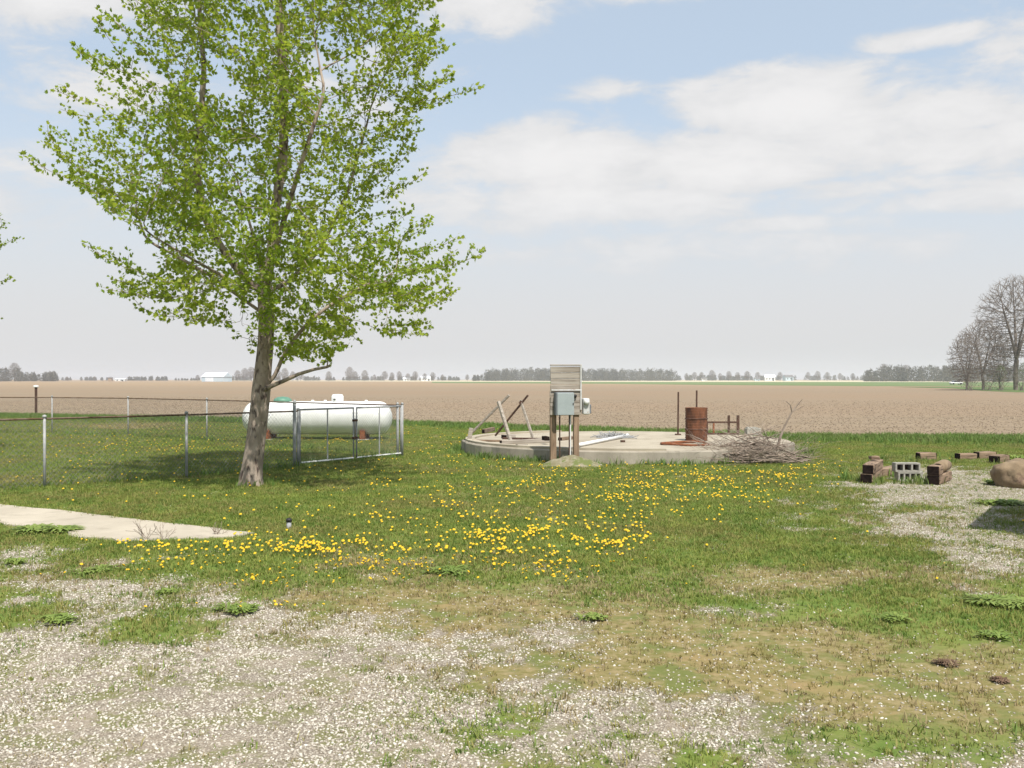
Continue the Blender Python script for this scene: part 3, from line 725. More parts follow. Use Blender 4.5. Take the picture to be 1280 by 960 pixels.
def wire_heap(c, rx, ry, h, n, r_, mat, name, label, cat, seed, group=None):
    R_ = random.Random(seed); mb = MB()
    for i in range(n):
        a = R_.uniform(0, 6.283); q = R_.uniform(0, 1)**.5; x, y = rx*q*math.cos(a), ry*q*math.sin(a)
        zt = h*(1-q*q)*R_.uniform(.1,1); L_ = R_.uniform(.25,.9)*min(rx,1.2); b2 = R_.uniform(0, 6.283); pts = []
        kx = R_.uniform(-.3,.3)
        for k in range(4):
            f = k/3-.5; pts.append((x+math.cos(b2+kx*f)*L_*f, y+math.sin(b2+kx*f)*L_*f, max(.012, zt+R_.uniform(-.05,.05)+abs(f)*R_.uniform(-.1,.12))))
        rr = r_*R_.uniform(.5,1.3); mb.tube(pts, [rr, rr*.9, rr*.7, rr*.4], 4, cap=False)
    o = mb.build(name, mat, loc=c); tag(o, label, cat, group); return o
c = S(768, 547.5); wire_heap((c.x, c.y, ST+.005), .55, .45, .14, 120, .010, M['galv'], 'wire_heap', 'low tangle of grey wire beside the far end of the white pipe', 'wire heap', 3)

# propped poles (two A-shaped trestles)
def trestle(base, segs, name, label):
    o = thing(name, label, 'trestle', base)
    for nm, m_, a, b2, w_ in segs:
        a = a-Vector(base); b2 = b2-Vector(base); dd = b2-a
        MB().box((a+b2)/2, (dd.length, w_, w_), aim(dd), bevel=.006).build(nm, M[m_], o)
    return o
Yt = 26.0
def Z0(px, Y): 
    p = P(px, 500, Y); return V3(p.x, Y, ST+.03)
b0 = Z0(610, Yt)
trestle(tuple(b0), [('long_pole','oldwood', Z0(588, 26.4)+V3(0,0,.12), P(636.5,494,25.8), .055), ('prop','oldwood', P(623,502,25.7), Z0(638.5,25.2), .075),
    ('foot_block','oldwood', Z0(586.5,26.1)+V3(0,0,-.02), P(589,535,26.1)+V3(0,0,.0), .11), ('base_plank','tie', Z0(590,25.6), Z0(650,25.3), .05)], 'pole_trestle', 'pale leaning poles propped in an A at the left end of the slab')
b0 = Z0(645, 26.9)
trestle(tuple(b0), [('long_pole','rust_dark', Z0(619,27.4)+V3(0,0,.02), P(660,494,26.7), .045), ('prop','oldwood', P(650.5,500,26.6), Z0(666.5,26.4), .06),
    ('bolt','rust_dark', P(649.5,502,26.6), P(653,504.5,26.6), .1), ('base_plank','rust_dark', Z0(628,26.6), Z0(681,26.2), .05)], 'pole_trestle', 'thinner dark leaning pole with grey prop, nearer the electrical panel')
def plank(a, b2, w_, h_, mat, label, cat='timber', name='timber', zc=None, group=None):
    d = b2-a; o = thing(name, label, cat, (a+b2)/2 + V3(0,0,0), math.atan2(d.y, d.x), group)
    MB().box((0,0,h_/2), (d.length, w_, h_), bevel=.008, jitter=.003).build('beam', mat, o)
    for s__ in (-1, 1): MB().box((s__*(d.length/2+.002),0,h_/2), (.008, w_*.93, h_*.93)).build('end_grain', M['tie_end'], o)
    return o
zt = V3(0,0,.006)
plank(S(604,543)+V3(0,0,.03), S(617,540)+V3(0,0,.03), .09, .12, M['tie'], 'short dark timber between the leaning poles on the slab')
plank(S(626,555.5)+zt, S(688,553)+zt, .10, .09, M['oldwood'], 'long grey timber lying across the front left of the slab')
plank(S(646,559)+zt, S(658,558.4)+zt, .08, .06, M['oldwood'], 'small grey board at the very front edge of the slab')
plank(S(658,552)+zt, S(684,550)+zt, .09, .05, M['oldwood'], 'flat pale board behind the long grey timber on the slab')
plank(S(680,555)+V3(0,0,.1), S(684,556)+V3(0,0,.1), .12, .10, M['tie_end'], 'small black block resting on timber left of the panel post')
plank(S(630,548.5)+zt, S(641,548)+zt, .25, .10, M['oldwood'], 'stubby pale block beneath the tall prop on the slab')
plank(S(776,553)+zt, S(781,553)+zt, .1, .05, M['rust_dark'], 'small dark brick alone on the bare middle of the slab', 'brick', 'brick')
plank(S(700,551)+zt, S(716,549)+zt, .12, .08, M['tie'], 'dark plank on the slab seen between the panel posts')

# brush pile
BP = G(946, 579); BPc = (BP.x, BP.y+.25, 0.0)
def branch(mb, p, d, L_, r_, depth, R_, sides=4):
    pts = [p]; rad = [r_]; n = 5; dd = Vector(d).normalized(); q = Vector(p)
    for k in range(n):
        dd = (dd + Vector((R_.uniform(-.2,.2), R_.uniform(-.2,.2), R_.uniform(-.14,.14)))).normalized(); q = q+dd*L_/n
        if q.z < .01: q.z = .01
        pts.append(q.copy()); rad.append(max(.0025, r_*(1-(k+1)/n*.75)))
        if depth > 0 and k > 0 and R_.random() < .8:
            s2 = Vector((R_.uniform(-1,1), R_.uniform(-1,1), R_.uniform(-.6,.8))); branch(mb, q.copy(), dd+s2*.8, L_*R_.uniform(.3,.6), rad[-1]*.6, depth-1, R_, 3)
    mb.tube(pts, rad, sides, cap=False)
R_ = random.Random(12); mb = MB()
for i in range(230):
    a = R_.uniform(0, 6.283); q = R_.random()**.6; x, y = 1.05*q*math.cos(a), .6*q*math.sin(a)
    z_ = .03+.62*(1-q)*R_.random(); th = R_.gauss(0,.7)+(math.pi if R_.random() < .5 else 0)
    branch(mb, Vector((x-.4*math.cos(th), y, z_)), (math.cos(th), math.sin(th)*.6, R_.uniform(-.1,.35)), R_.uniform(.5,1.25), R_.uniform(.006,.02), 1, R_)
bpo = thing('brush_pile', 'tangled pile of dead grey branches heaped against the right end of the slab', 'brush pile', BPc)
mb.build('branches', M['brush'], bpo)
mb = MB(); p0 = P(972,562,BP.y+.1)-Vector(BPc); p1 = P(980,535,BP.y+.1)-Vector(BPc); p2 = P(990,515,BP.y+.1)-Vector(BPc); p3 = P(1003,499,BP.y+.1)-Vector(BPc)
mb.tube([p0,(p0+p1)/2+V3(-.02,0,0),p1,p2,p3], [.034,.032,.026,.019,.010], 5); pk = P(983,502,BP.y)-Vector(BPc)
mb.tube([p2, (p2+pk)/2+V3(.03,0,.04), pk], [.016,.012,.007], 4); mb.tube([p2, P(1006,507,BP.y)-Vector(BPc)], [.008,.003], 4); mb.tube([pk, P(978,500,BP.y)-Vector(BPc)],[.005,.002],3)
st_ = mb.build('upright_branch', M['brush'], bpo); st_['label'] = 'tall bare forked branch sticking up'
mb = MB(); R_ = random.Random(31)
for i in range(26):
    th = R_.uniform(0,3.14); branch(mb, Vector((R_.uniform(-1.0,.9), R_.uniform(.5,1.2), .33)), (math.cos(th), math.sin(th)*.4, R_.uniform(0,.2)), R_.uniform(.3,.9), .012, 1, R_)
mb.build('pale_sticks', M['oldwood'], bpo)

def rubble(c, rx, ry, h, n, s0, s1, mat, name, label, cat, seed):
    R_ = random.Random(seed); mb = MB()
    for i in range(n):
        a = R_.uniform(0,6.283); q = R_.random()**.55; sz = R_.uniform(s0, s1)
        rot = Matrix.Rotation(R_.uniform(0,6.28),3,'Z') @ Matrix.Rotation(R_.uniform(-.6,.6),3,'X')
        mb.box((rx*q*math.cos(a), ry*q*math.sin(a), h*(1-q)+sz*.15), (sz, sz*R_.uniform(.5,.9), sz*R_.uniform(.3,.6)), rot, bevel=sz*.12, jitter=sz*.05)
    return tag(mb.build(name, mat, loc=c), kind='stuff')
c = G(893, 578); rubble((c.x, c.y, 0), .5, .3, .12, 170, .04, .13, M['pebble_pile'], 'rubble_heap', 'scatter of whitish concrete rubble left of the brush pile', 'rubble', 9)

mX, mY = pb.x-.02, 21.85
mv = []; mf = []; NR, NA = 14, 40
for i in range(NR+1):
    for k in range(NA):
        q_ = i/NR; a = 6.2832*k/NA; x = .95*q_*math.cos(a); y = .62*q_*math.sin(a)
        mv.append((x, y, -.03+.26*(1-sstep(0,1,q_))*(.8+.5*float(fbm(np.array([x*4+9.]), np.array([y*4+5.]), 3)[0]))))
for i in range(NR):
    for k in range(NA): mf.append((i*NA+k, (i+1)*NA+k, (i+1)*NA+(k+1)%NA, i*NA+(k+1)%NA))
M['mound'] = surf('mound_soil', (.18,.16,.09), (.27,.24,.17), 7, 1, .6, c3=(.13,.15,.05), s3=4, f3=(.48,.6), bscale=40)
md_ = np_mesh('mound', np.array(mv), np.array(mf), M['mound'], smooth=True); md_.location = (mX, mY, 0); tag(md_, kind='structure')
rubble((mX, mY, -.02), .75, .42, .24, 200, .02, .06, M['pebble_pile'], 'gravel_heap', 'small mound of pale gravel round the feet of the electrical panel', 'gravel heap', 5)

# ---------------------------------------------------------------- railroad ties, blocks, boulder
def ties(name, c, size, rz, label, group='old railroad ties', mat='tie', z=0.0, jit=.006):
    o = thing(name, label, 'railroad tie', (c[0], c[1], z), rz, group); L_, W_, H_ = size
    MB().box((0,0,H_/2), (L_, W_, H_), bevel=.014, jitter=jit).build('beam', M[mat], o)
    MB().box((-L_/2-.004,0,H_/2), (.012, W_*.94, H_*.94), bevel=.004).build('end_face', M['tie_end'], o)
    MB().box((L_/2+.004,0,H_/2), (.012, W_*.94, H_*.94), bevel=.004).build('end_face', M['tie_end'], o)
    return o
A = G(1083, 604); a0 = R(62)
ca, sa = math.cos(a0), math.sin(a0); ctr = V3(A.x+.75*ca, A.y+.75*sa)
nrm = V3(-sa, ca)
ties('railroad_tie', ctr, (1.5,.21,.165), a0, 'bottom railroad tie of the left stack on the pale gravel', z=.0)
ties('railroad_tie', ctr+V3(.02,.02), (1.48,.20,.165), a0+.02, 'top railroad tie of the left stack, dark end facing forward', z=.168)
ties('railroad_tie', ctr+V3(ca,sa)*1.0+nrm*-.12, (.9,.2,.16), a0-.25, 'railroad tie lying behind the left stack, only its far end showing', z=.0)
MB_ = MB().box((0,0,.03),(.16,.2,.06), bevel=.01, jitter=.008); o = MB_.build('broken_chunk', M['tie'], loc=(ctr.x+.12, ctr.y+.25, .365)); tag(o, 'broken dark chunk of wood on top of the left tie stack', 'wood chunk')
B = G(1166, 606); b0_ = R(56); cb_, sb_ = math.cos(b0_), math.sin(b0_); ctb = V3(B.x+.62*cb_, B.y+.62*sb_)
ties('railroad_tie', ctb, (1.15,.22,.165), b0_, 'bottom railroad tie of the right stack, right of the slotted blocks', z=0)
o = thing('log', 'short round brown log resting on the back of the right tie stack', 'log', (ctb.x+.2*cb_, ctb.y+.2*sb_, .168+.10), b0_)
MB().tube([(-.36,0,-.0),(-.33,0,0),(.2,0,.01),(.42,0,0)], [.085,.108,.112,.10], 14).build('trunk', M['boulder'], o, True)
MB().tube([(-.368,0,0),(-.352,0,0)], .082, 14).build('cut_end', M['tie_end'], o)
ties('railroad_tie', ctb-V3(cb_,sb_)*.41, (.34,.215,.165), b0_, 'short black tie offcut on the front of the right stack', z=.168, group=None)

def cinder(c, rz, label, z=0.0, up=False):
    o = thing('hollow_block', label, 'concrete block', (c[0], c[1], z), rz, 'hollow concrete blocks between the tie stacks')
    mb = MB(); W_, H_, D_ = .46, .165, .19
    mb.box((0,0,H_-.0125), (W_, D_, .025)); mb.box((0,0,.0125), (W_, D_, .025))
    xs = (-W_/2+.0125, -W_/6, W_/6, W_/2-.0125) if not up else (-W_/2+.02,-.11,0,.11,W_/2-.02)
    for x in xs: mb.box((x,0,H_/2), (.03, D_-.004, H_-.052))
    mb.build('body', M['block'], o)
    MB().box((0,D_/2-.012,H_/2), (W_-.06,.012,H_-.06)).build('core_shade', M['rust_dark'], o)  # dark plate across the open cores, coloured as the shade inside them
    return o
cc = G(1138, 601.5)
cinder((cc.x,cc.y+.1), .05, 'lower hollow concrete block between the two tie stacks', 0, True); cinder((cc.x-.03,cc.y+.12), .0, 'upper hollow concrete block balanced between the two tie stacks', .17)
cc = G(1153, 600); o = tag(MB().box((0,0,.075), (.18,.14,.15), bevel=.012, jitter=.004).build('broken_block', M['block'], loc=(cc.x, cc.y+.25, 0)), 'broken grey block piece touching the right tie stack', 'concrete block')

for (px, py, L_, H_, W_, rz, lab, gr) in (
  (1160,575,.40,.17,.22,.1,'lone small railroad tie offcut on grass behind the two stacks','1'),
  (1210,574.5,.46,.15,.2,.25,'railroad tie offcut at the left of the far row by the field','1'),
  (1234,573.5,.46,.17,.22,.2,'railroad tie offcut in the middle of the far row by the field','1'),
  (1252,579,.55,.18,.26,.75,'darkest railroad tie offcut at the right of the far row','1')):
    c = G(px, py); ties('railroad_tie', (c.x, c.y+.1), (L_, W_, H_), rz, lab, z=-.005, jit=.01)

import bmesh
def rock(name, c, r, seed, mat, label, cat='boulder', sub=4, rz=0):
    bm = bmesh.new(); bmesh.ops.create_icosphere(bm, subdivisions=sub, radius=1)
    from mathutils import noise as mn
    for v in bm.verts:
        p = v.co.copy(); n_ = mn.fractal(p*1.3+Vector((seed,0,0)), .8, 2.1, 4)*.20 + mn.fractal(p*4+Vector((0,seed,0)), .8, 2.1, 4)*.07
        q = p*(1+n_); q.z = max(q.z, -.55) if q.z < 0 else q.z
        q.x = math.copysign(abs(q.x)**.8, q.x); v.co = Vector((q.x*r[0], q.y*r[1], (q.z+.5)*r[2]))
    me = bpy.data.meshes.new(name); bm.to_mesh(me); bm.free(); me.materials.append(mat); me.shade_smooth()
    o = bpy.data.objects.new(name, me); col.objects.link(o); o.location = c; o.rotation_euler = (0,0,rz)
    return tag(o, label, cat)
c = G(1287, 611); rock('boulder', (c.x+.02, c.y+.42, -.03), (.38,.42,.34), 3.0, M['boulder'], 'large sandy brown boulder at the right edge on gravel', rz=.3)

# ---------------------------------------------------------------- weeds and small litter on the ground
def leafy(mb, R_, c, rad, h, n, lw=.016):
    for i in range(n):
        a = R_.uniform(0,6.283); q = rad*R_.random()**.6; x, y = c[0]+q*.3*math.cos(a), c[1]+q*.3*math.sin(a); z_ = c[2]
        L_ = rad*R_.uniform(.4,1.0); hh = h*R_.uniform(.3,1); dx, dy = math.cos(a), math.sin(a); w = lw*R_.uniform(.7,1.4); sx, sy = -dy*w, dx*w
        n0 = len(mb.v)
        mb.v += [(x,y,z_), (x+dx*L_*.35+sx*.6,y+dy*L_*.35+sy*.6,z_+hh*.8), (x+dx*L_*.7+sx,y+dy*L_*.7+sy,z_+hh), (x+dx*L_,y+dy*L_,z_+hh*.7), (x+dx*L_*.7-sx,y+dy*L_*.7-sy,z_+hh*.96), (x+dx*L_*.35-sx*.6,y+dy*L_*.35-sy*.6,z_+hh*.76)]
        mb.f += [(n0,n0+1,n0+5),(n0+1,n0+2,n0+4,n0+5),(n0+2,n0+3,n0+4)]
WEEDS = [(68,778,.13,.07,'broad dark weed rosette at the left on gravel',220),(297,765,.16,.07,'weed clump with yellow flower at the gravel edge, left of centre',230),
 (738,775,.11,.06,'dark weed clump alone on pale ground right of centre',160),(1120,774,.12,.05,'flat green weed on brown ground toward the right',140),(1240,797,.13,.05,'green weed clump near the right edge on brown ground',140),
 (1262,757,.3,.06,'wide dark weed mat at the far right edge',420),(65,664,.34,.09,'leafy weed patch overlapping the lower edge of the concrete walk',520),(14,706,.14,.08,'weed tuft at the far left edge below the walk',170),
 (205,743,.10,.06,'weed rosette among dandelions at left',140),(120,716,.2,.07,'weed rosette under the leftmost dandelion row',230),(1255,632,.3,.1,'weed patch in the shade on gravel below the boulder',360),(1275,577,.32,.22,'tall weeds growing over the back of the boulder',420),
 (565,716,.22,.06,'broad leaved weeds below the central dandelion band',260),(777,575,.18,.2,'grey green weed growing against the front of the slab',150),
 (1243,605,.2,.1,'low weeds at the left foot of the boulder',120),]
for k, (px, py, rad, h, lab, n) in enumerate(WEEDS):
    c = G(px, py); R_ = random.Random(500+k); mb = MB()
    for j in range(5): leafy(mb, R_, (R_.uniform(-1,1)*rad*.7, R_.uniform(-1,1)*rad*.5, .005), rad*.75, h*.7, n//6, .011 if c.y < 12 else .02)
    tag(mb.build('weed', M['weedleaf'], loc=(c.x, c.y, 0)), lab, 'weed', 'weeds on the ground')
M['deadplant'] = surf('dead_brown_plant', (.10,.06,.035), (.17,.11,.07), 9, .95, 0)
for k, (px, py, rad, lab) in enumerate(((1184,831,.075,'dead brown weed clump toward the lower right'),(1251,853,.065,'second dead brown clump, nearest the lower right corner'))):
    c = G(px, py); R_ = random.Random(80+k); mb = MB()
    for j in range(4): leafy(mb, R_, (R_.uniform(-1,1)*rad*.5, R_.uniform(-1,1)*rad*.3, .0), rad*.9, .03, 45, .006)
    tag(mb.build('dead_weed', M['deadplant'], loc=(c.x, c.y, 0)), lab, 'weed', 'dead weeds')
# dry stalks by the walk and by the slab
for k, (px, py, h, n, lab) in enumerate(((182,676,.2,9,'dry branching stalk at the lower edge of the walk'),(206,676,.16,6,'shorter dry stalk right of the branching one by the walk'),(272,670,.12,10,'reddish dry stalks near the tip of the walk'),(664,566,.35,14,'pale dry grass stalks left of the panel feet'))):
    c = G(px, py); R_ = random.Random(90+k); mb = MB()
    for j in range(n): branch(mb, Vector((R_.uniform(-.04,.04),0,0)), (R_.uniform(-.9,.9), R_.uniform(-.4,.4), 1), h*R_.uniform(.6,1.2), .003 if c.y<14 else .006, 1, R_, 3)
    tag(mb.build('dry_stalk', M['brush'], loc=(c.x, c.y, 0)), lab, 'dry plant', 'dry stalks')
c = G(361, 662); o = thing('stub_post', 'small dark grey pipe stub in the lawn right of the walk tip', 'pipe stub', (c.x, c.y, 0))
MB().tube([(0,0,-.05),(0,0,.10)], .03, 10).build('pipe', M['galv'], o, True); MB().lathe([(.038,.10),(.038,.13),(.02,.145),(.002,.147)], 10).build('cap', M['black'], o, True)
c = G(697,552); 

# ---------------------------------------------------------------- dandelions
def dandelion_mesh(k, mat_f, mat_s):
    R_ = random.Random(k); V = []; Fc = []; mi = []
    h = R_.uniform(.045,.085); tx, ty = R_.uniform(-.02,.02), R_.uniform(-.03,.01)
    n = 8; r = R_.uniform(.015,.021)
    for s_, (rr, zz) in enumerate(((r*.4,h-.006),(r,h+.001),(r*.75,h+.007),(r*.3,h+.011))):
        for i in range(n):
            a = 2*math.pi*i/n; w_ = rr*R_.uniform(.9,1.1); V.append((tx+w_*math.cos(a), ty+w_*math.sin(a), zz+ (w_*math.sin(a))*.35))
    for s_ in range(3):
        for i in range(n): Fc.append((s_*n+i, s_*n+(i+1)%n, (s_+1)*n+(i+1)%n, (s_+1)*n+i)); mi.append(0)
    Fc.append(tuple(range(3*n, 4*n))); mi.append(0); Fc.append(tuple(range(n-1,-1,-1))); mi.append(1)
    b0 = len(V); V += [(-.002,0,0),(.002,0,0),(.0,.003,0),(tx-.002,ty,h-.004),(tx+.002,ty,h-.004),(tx,ty+.003,h-.004)]
    for i in range(3): j = (i+1)%3; Fc.append((b0+i,b0+j,b0+3+j,b0+3+i)); mi.append(1)
    me = bpy.data.meshes.new('dandelion'); me.from_pydata(V, [], Fc); me.materials.append(mat_f); me.materials.append(mat_s)
    me.polygons.foreach_set('material_index', mi); me.update(); return me
dm = [dandelion_mesh(k, M['dandelion'], M['stem']) for k in range(7)]
NC = 260000
cy = rng.random(NC)**.9*34+6.0; cx = (rng.random(NC)*2-1)*(cy*.54+1.0)
ppx, ppy = px_of(cx, cy)
dd_ = blobsum(ppx, ppy, DAND); cl_ = fbm(cx*1.9+31, cy*1.5+8, 3); cl2 = fbm(cx*5+3, cy*5+8, 2)
prob = np.clip(dd_, 0, 1.4)*(sstep(.42,.68,cl_)*.8+.16)*(.3+1.1*sstep(.45,.7,cl2))*np.interp(cy, [6,9,13,20,30,40], [.6,.7,.26,.2,.13,.1])*np.where(ppy > 680, 1.5, 1) + .0008*(ppy < 735)
keep = (rng.random(NC) < prob*1.0) & (~in_slab(cx, cy, .3)) & (~in_poly(cx, cy, walk_poly)) & (cy < yb(cx)-1.5)
gvv, dvv, _ = masks(cx, cy); keep &= (gvv < .6)
pts = np.stack([cx[keep], cy[keep]], -1); pts = pts[np.argsort(pts[:, 1])]
print('dandelions', len(pts))
gz = ground_z(pts[:, 0], pts[:, 1])
for k in range(min(300, len(pts))):
    o = bpy.data.objects.new('dandelion', dm[k % 7]); col.objects.link(o)
    s_ = random.uniform(.5, .95); o.location = (pts[k,0], pts[k,1], gz[k]); o.rotation_euler = (random.uniform(-.35,.45),random.uniform(-.4,.4),random.uniform(-3,3)); o.scale = (s_,)*3
    tag(o, 'small yellow dandelion flower blooming in the lawn', 'dandelion', 'yellow dandelions in the lawn')
far = pts[300:]; VV = []; FF = []; MI = []
for k, (x, y) in enumerate(far):
    me = dm[k % 7]; b_ = len(VV); s_ = random.uniform(.6, 1.1)
    VV += [(v.co.x*s_+x, v.co.y*s_+y, v.co.z*s_+gz[300+k]+.01) for v in me.vertices]
    for p in me.polygons: FF.append(tuple(i+b_ for i in p.vertices)); MI.append(p.material_index)
me = bpy.data.meshes.new('dandelion_carpet'); me.from_pydata(VV, [], FF); me.materials.append(M['dandelion']); me.materials.append(M['stem']); me.polygons.foreach_set('material_index', MI); me.update()
o = bpy.data.objects.new('dandelion_carpet', me); col.objects.link(o); tag(o, kind='stuff')

# ---------------------------------------------------------------- trees (space colonisation)
def grow(seed_paths, attr, step, infl, kill, iters=120, up=.06, rs=1):
    """seed_paths: list of (parent index, [points]); returns pos list, parent list"""
    R_ = random.Random(rs); pos = []; par = []
    for p_idx, pl in seed_paths:
        last = p_idx
        for q in pl: pos.append(Vector(q)); par.append(last); last = len(pos)-1
    A_ = [Vector(a) for a in attr]; alive = list(range(len(A_)))
    best = {}
    new = list(range(len(pos)))
    near = {i: (None, 1e9) for i in alive}
    for it in range(iters):
        kd = KDTree(len(new))
        for i in new: kd.insert(pos[i], i)
        kd.balance(); nxt = []
        for i in alive:
            _, idx, d = kd.find(A_[i])
            if d < near[i][1]: near[i] = (idx, d)
            if near[i][1] > kill: nxt.append(i)
        alive = nxt
        pull = {}
        for i in alive:
            idx, d = near[i]
            if d < infl: pull.setdefault(idx, []).append(i)
        new = []
        for idx, L_ in pull.items():
            dv = Vector((0,0,0))
            for i in L_: dv += (A_[i]-pos[idx]).normalized()
            dv = dv.normalized()*.9 + Vector((R_.uniform(-.22,.22), R_.uniform(-.22,.22), R_.uniform(-.22,.22)+up))
            if par[idx] is not None and par[idx] >= 0: dv += (pos[idx]-pos[par[idx]]).normalized()*.45
            q = pos[idx]+dv.normalized()*step
            c_ = best.setdefault(idx, [])
            if any((q-e_).length < step*.3 for e_ in c_): 
                continue
            c_.append(q); pos.append(q); par.append(idx); new.append(len(pos)-1)
        if not new or not alive: break
    return pos, par
def skeleton(pos, par, tip, expo, minr):
    n = len(pos); ch = [[] for _ in range(n)]
    for i, p in enumerate(par):
        if p is not None and p >= 0: ch[p].append(i)
    r = [0.0]*n
    for i in range(n-1, -1, -1):
        s_ = sum(r[c]**expo for c in ch[i]); r[i] = max(tip, s_**(1/expo)) if ch[i] else tip
    r = [max(q, minr) for q in r]
    chains = []; st = [(i, None) for i, p in enumerate(par) if p is None or p < 0]
    while st:
        i, pr = st.pop(); c = [] if pr is None else [pr]; c.append(i)
        while ch[i]:
            cs = sorted(ch[i], key=lambda q: -r[q])
            for q in cs[1:]: st.append((q, i))
            i = cs[0]; c.append(i)
        chains.append(c)
    return ch, r, chains
def wood_mesh(name, pos, r, chains, mat, parent, rscale=None, rmax_child=.9):
    mb = MB()
    for c in chains:
        if len(c) < 2: continue
        rad = [r[i] for i in c]
        if len(c) > 1: rad[0] = min(rad[0], rad[1]*1.15)
        pts_ = [pos[i] for i in c]
        if len(pts_) > 3:
            sm = [pts_[0]]+[(pts_[k-1]+pts_[k]*2+pts_[k+1])/4 for k in range(1, len(pts_)-1)]+[pts_[-1]]; pts_ = sm
        sides = 14 if max(rad) > .1 else (8 if max(rad) > .03 else (5 if max(rad) > .012 else 3))
        rad[-1] *= .5
        mb.tube(pts_, rad, sides, cap=False)
    return mb.build(name, mat, parent, True)
def resample(pl, step):
    out = [Vector(pl[0])]
    for a, b in zip(pl, pl[1:]):
        a, b = Vector(a), Vector(b); n = max(1, round((b-a).length/step))
        for k in range(1, n+1): out.append(a.lerp(b, k/n))
    return out
LEAF2D = [(0,0),(.22,.10),(.50,.36),(.34,.42),(.40,.72),(.16,.62),(0,1.0),(-.16,.62),(-.40,.72),(-.34,.42),(-.50,.36),(-.22,.10)]
def leaves_mesh(name, P_, D_, S_, mat, parent, rs=3):
    """P_ base points, D_ direction of leaf, S_ size: 5-lobed maple leaves with a fold"""
    g = np.random.default_rng(rs); n = len(P_); L2 = np.array(LEAF2D); k = len(L2)
    D_ = D_/np.linalg.norm(D_, axis=1, keepdims=True); rv = g.normal(size=(n,3)); side = np.cross(D_, rv); side /= np.linalg.norm(side, axis=1, keepdims=True)
    up = np.cross(side, D_); fold = g.uniform(.05,.45,(n,1)); curl = g.uniform(-.35,.15,(n,1))
    V = np.zeros((n, k, 3))
    for j in range(k):
        x, y = L2[j]; V[:, j] = P_ + S_[:, None]*(side*x + D_*y + up*(fold*abs(x) + curl*y*y))
    idx = np.arange(n)[:, None]*k
    # halves split along the midrib so the fold reads
    f1 = np.concatenate([idx+0, idx+1, idx+2, idx+3], 1); f2 = np.concatenate([idx+0, idx+3, idx+4, idx+5], 1); f3 = np.concatenate([idx+0, idx+5, idx+6, idx+7], 1)
    f4 = np.concatenate([idx+0, idx+7, idx+8, idx+9], 1); f5 = np.concatenate([idx+0, idx+9, idx+10, idx+11], 1)
    return np_mesh(name, V.reshape(-1,3), np.concatenate([f1,f2,f3,f4,f5]), mat, parent)

TB = G(313, 607); TD = TB.y; SCL = TD/F
def T(px, py, dy=0.0): return Vector(((px-313)*SCL, dy, CAMH+(HORY-py)*SCL))
EN = [(-330,300,360),(-270,240,450),(-200,205,505),(-120,180,540),(-60,160,555),(0,150,565),(50,148,568),(90,135,572),(130,120,578),(165,85,530),(200,85,520),(240,90,498),(280,115,505),(310,118,560),(335,132,562),(365,185,545),(400,225,528),(430,262,505),(452,330,430)]
ez = np.array([CAMH+(HORY-e[0])*SCL for e in EN])[::-1]; el_ = np.array([(e[1]-313)*SCL for e in EN])[::-1]; er_ = np.array([(e[2]-313)*SCL for e in EN])[::-1]
from mathutils import noise as mnoise
att = []; RT_ = random.Random(21)
while len(att) < 12500:
    z_ = RT_.uniform(ez[0], ez[-1]); l, r_ = np.interp(z_, ez, el_), np.interp(z_, ez, er_)
    cxx, hw = (l+r_)/2, (r_-l)/2*.82; x = RT_.uniform(-1,1); y = RT_.uniform(-1,1)
    if x*x+y*y > 1: continue
    q = Vector((cxx+x*hw, y*min(hw,3.9)*.92, z_)); rr = math.hypot(x, y)
    nz = mnoise.noise(q*.85+Vector((5,3,1)))
    if nz < -.09 or (rr < .35 and RT_.random() < .35) : continue
    if RT_.random() > .25 + hw/4.2: continue
    att.append(q)
trunk = resample([(0,0,-.05),T(313,600),T(317,570),T(321,540),T(325,505),T(328,470),T(332,430,.02),T(333,395,.03),T(330,365,.03)], .22)
paths = [(None, trunk)]
def idx_at(z): return min(range(len(trunk)), key=lambda i: abs(trunk[i].z-z))
def zpx(py): return CAMH+(HORY-py)*SCL
def limb(py, pl): paths.append((idx_at(zpx(py)), resample([trunk[idx_at(zpx(py))]]+pl, .2)[1:]))
limb(365, [T(336,320,.2),T(338,260,.35),T(350,190,.3),T(352,110,.2),T(348,20,.1),T(350,-80,0)])        # leader
limb(370, [T(308,350,-.1),T(283,315,-.15),T(262,280,-.2),T(252,220,-.3),T(256,150,-.2),T(258,90,-.1),T(250,20,0),T(250,-40,0)])   # left leader
limb(368, [T(300,355,-.5),T(260,330,-1.2),T(215,300,-1.9)])
limb(378, [T(345,340,-.5),T(372,290,-1.1),T(400,230,-1.6),T(430,150,-1.8)])
limb(372, [T(350,350,.6),T(385,300,1.2),T(415,220,1.7),T(440,120,1.9)])
limb(366, [T(316,330,.6),T(290,270,1.3),T(262,200,1.8)])
limb(484, [T(345,470,-.03),T(352,450,-.05),T(365,430,-.08),T(382,408,-.1),T(410,385,-.15),T(450,362,-.2),T(490,345,-.2)])          # right low limb
limb(395, [T(300,372,.1),T(262,345,.2),T(215,318,.3),T(180,300,.2)])
pos, par = grow(paths, att, .12, 1.4, .185, 170, .13, 4)
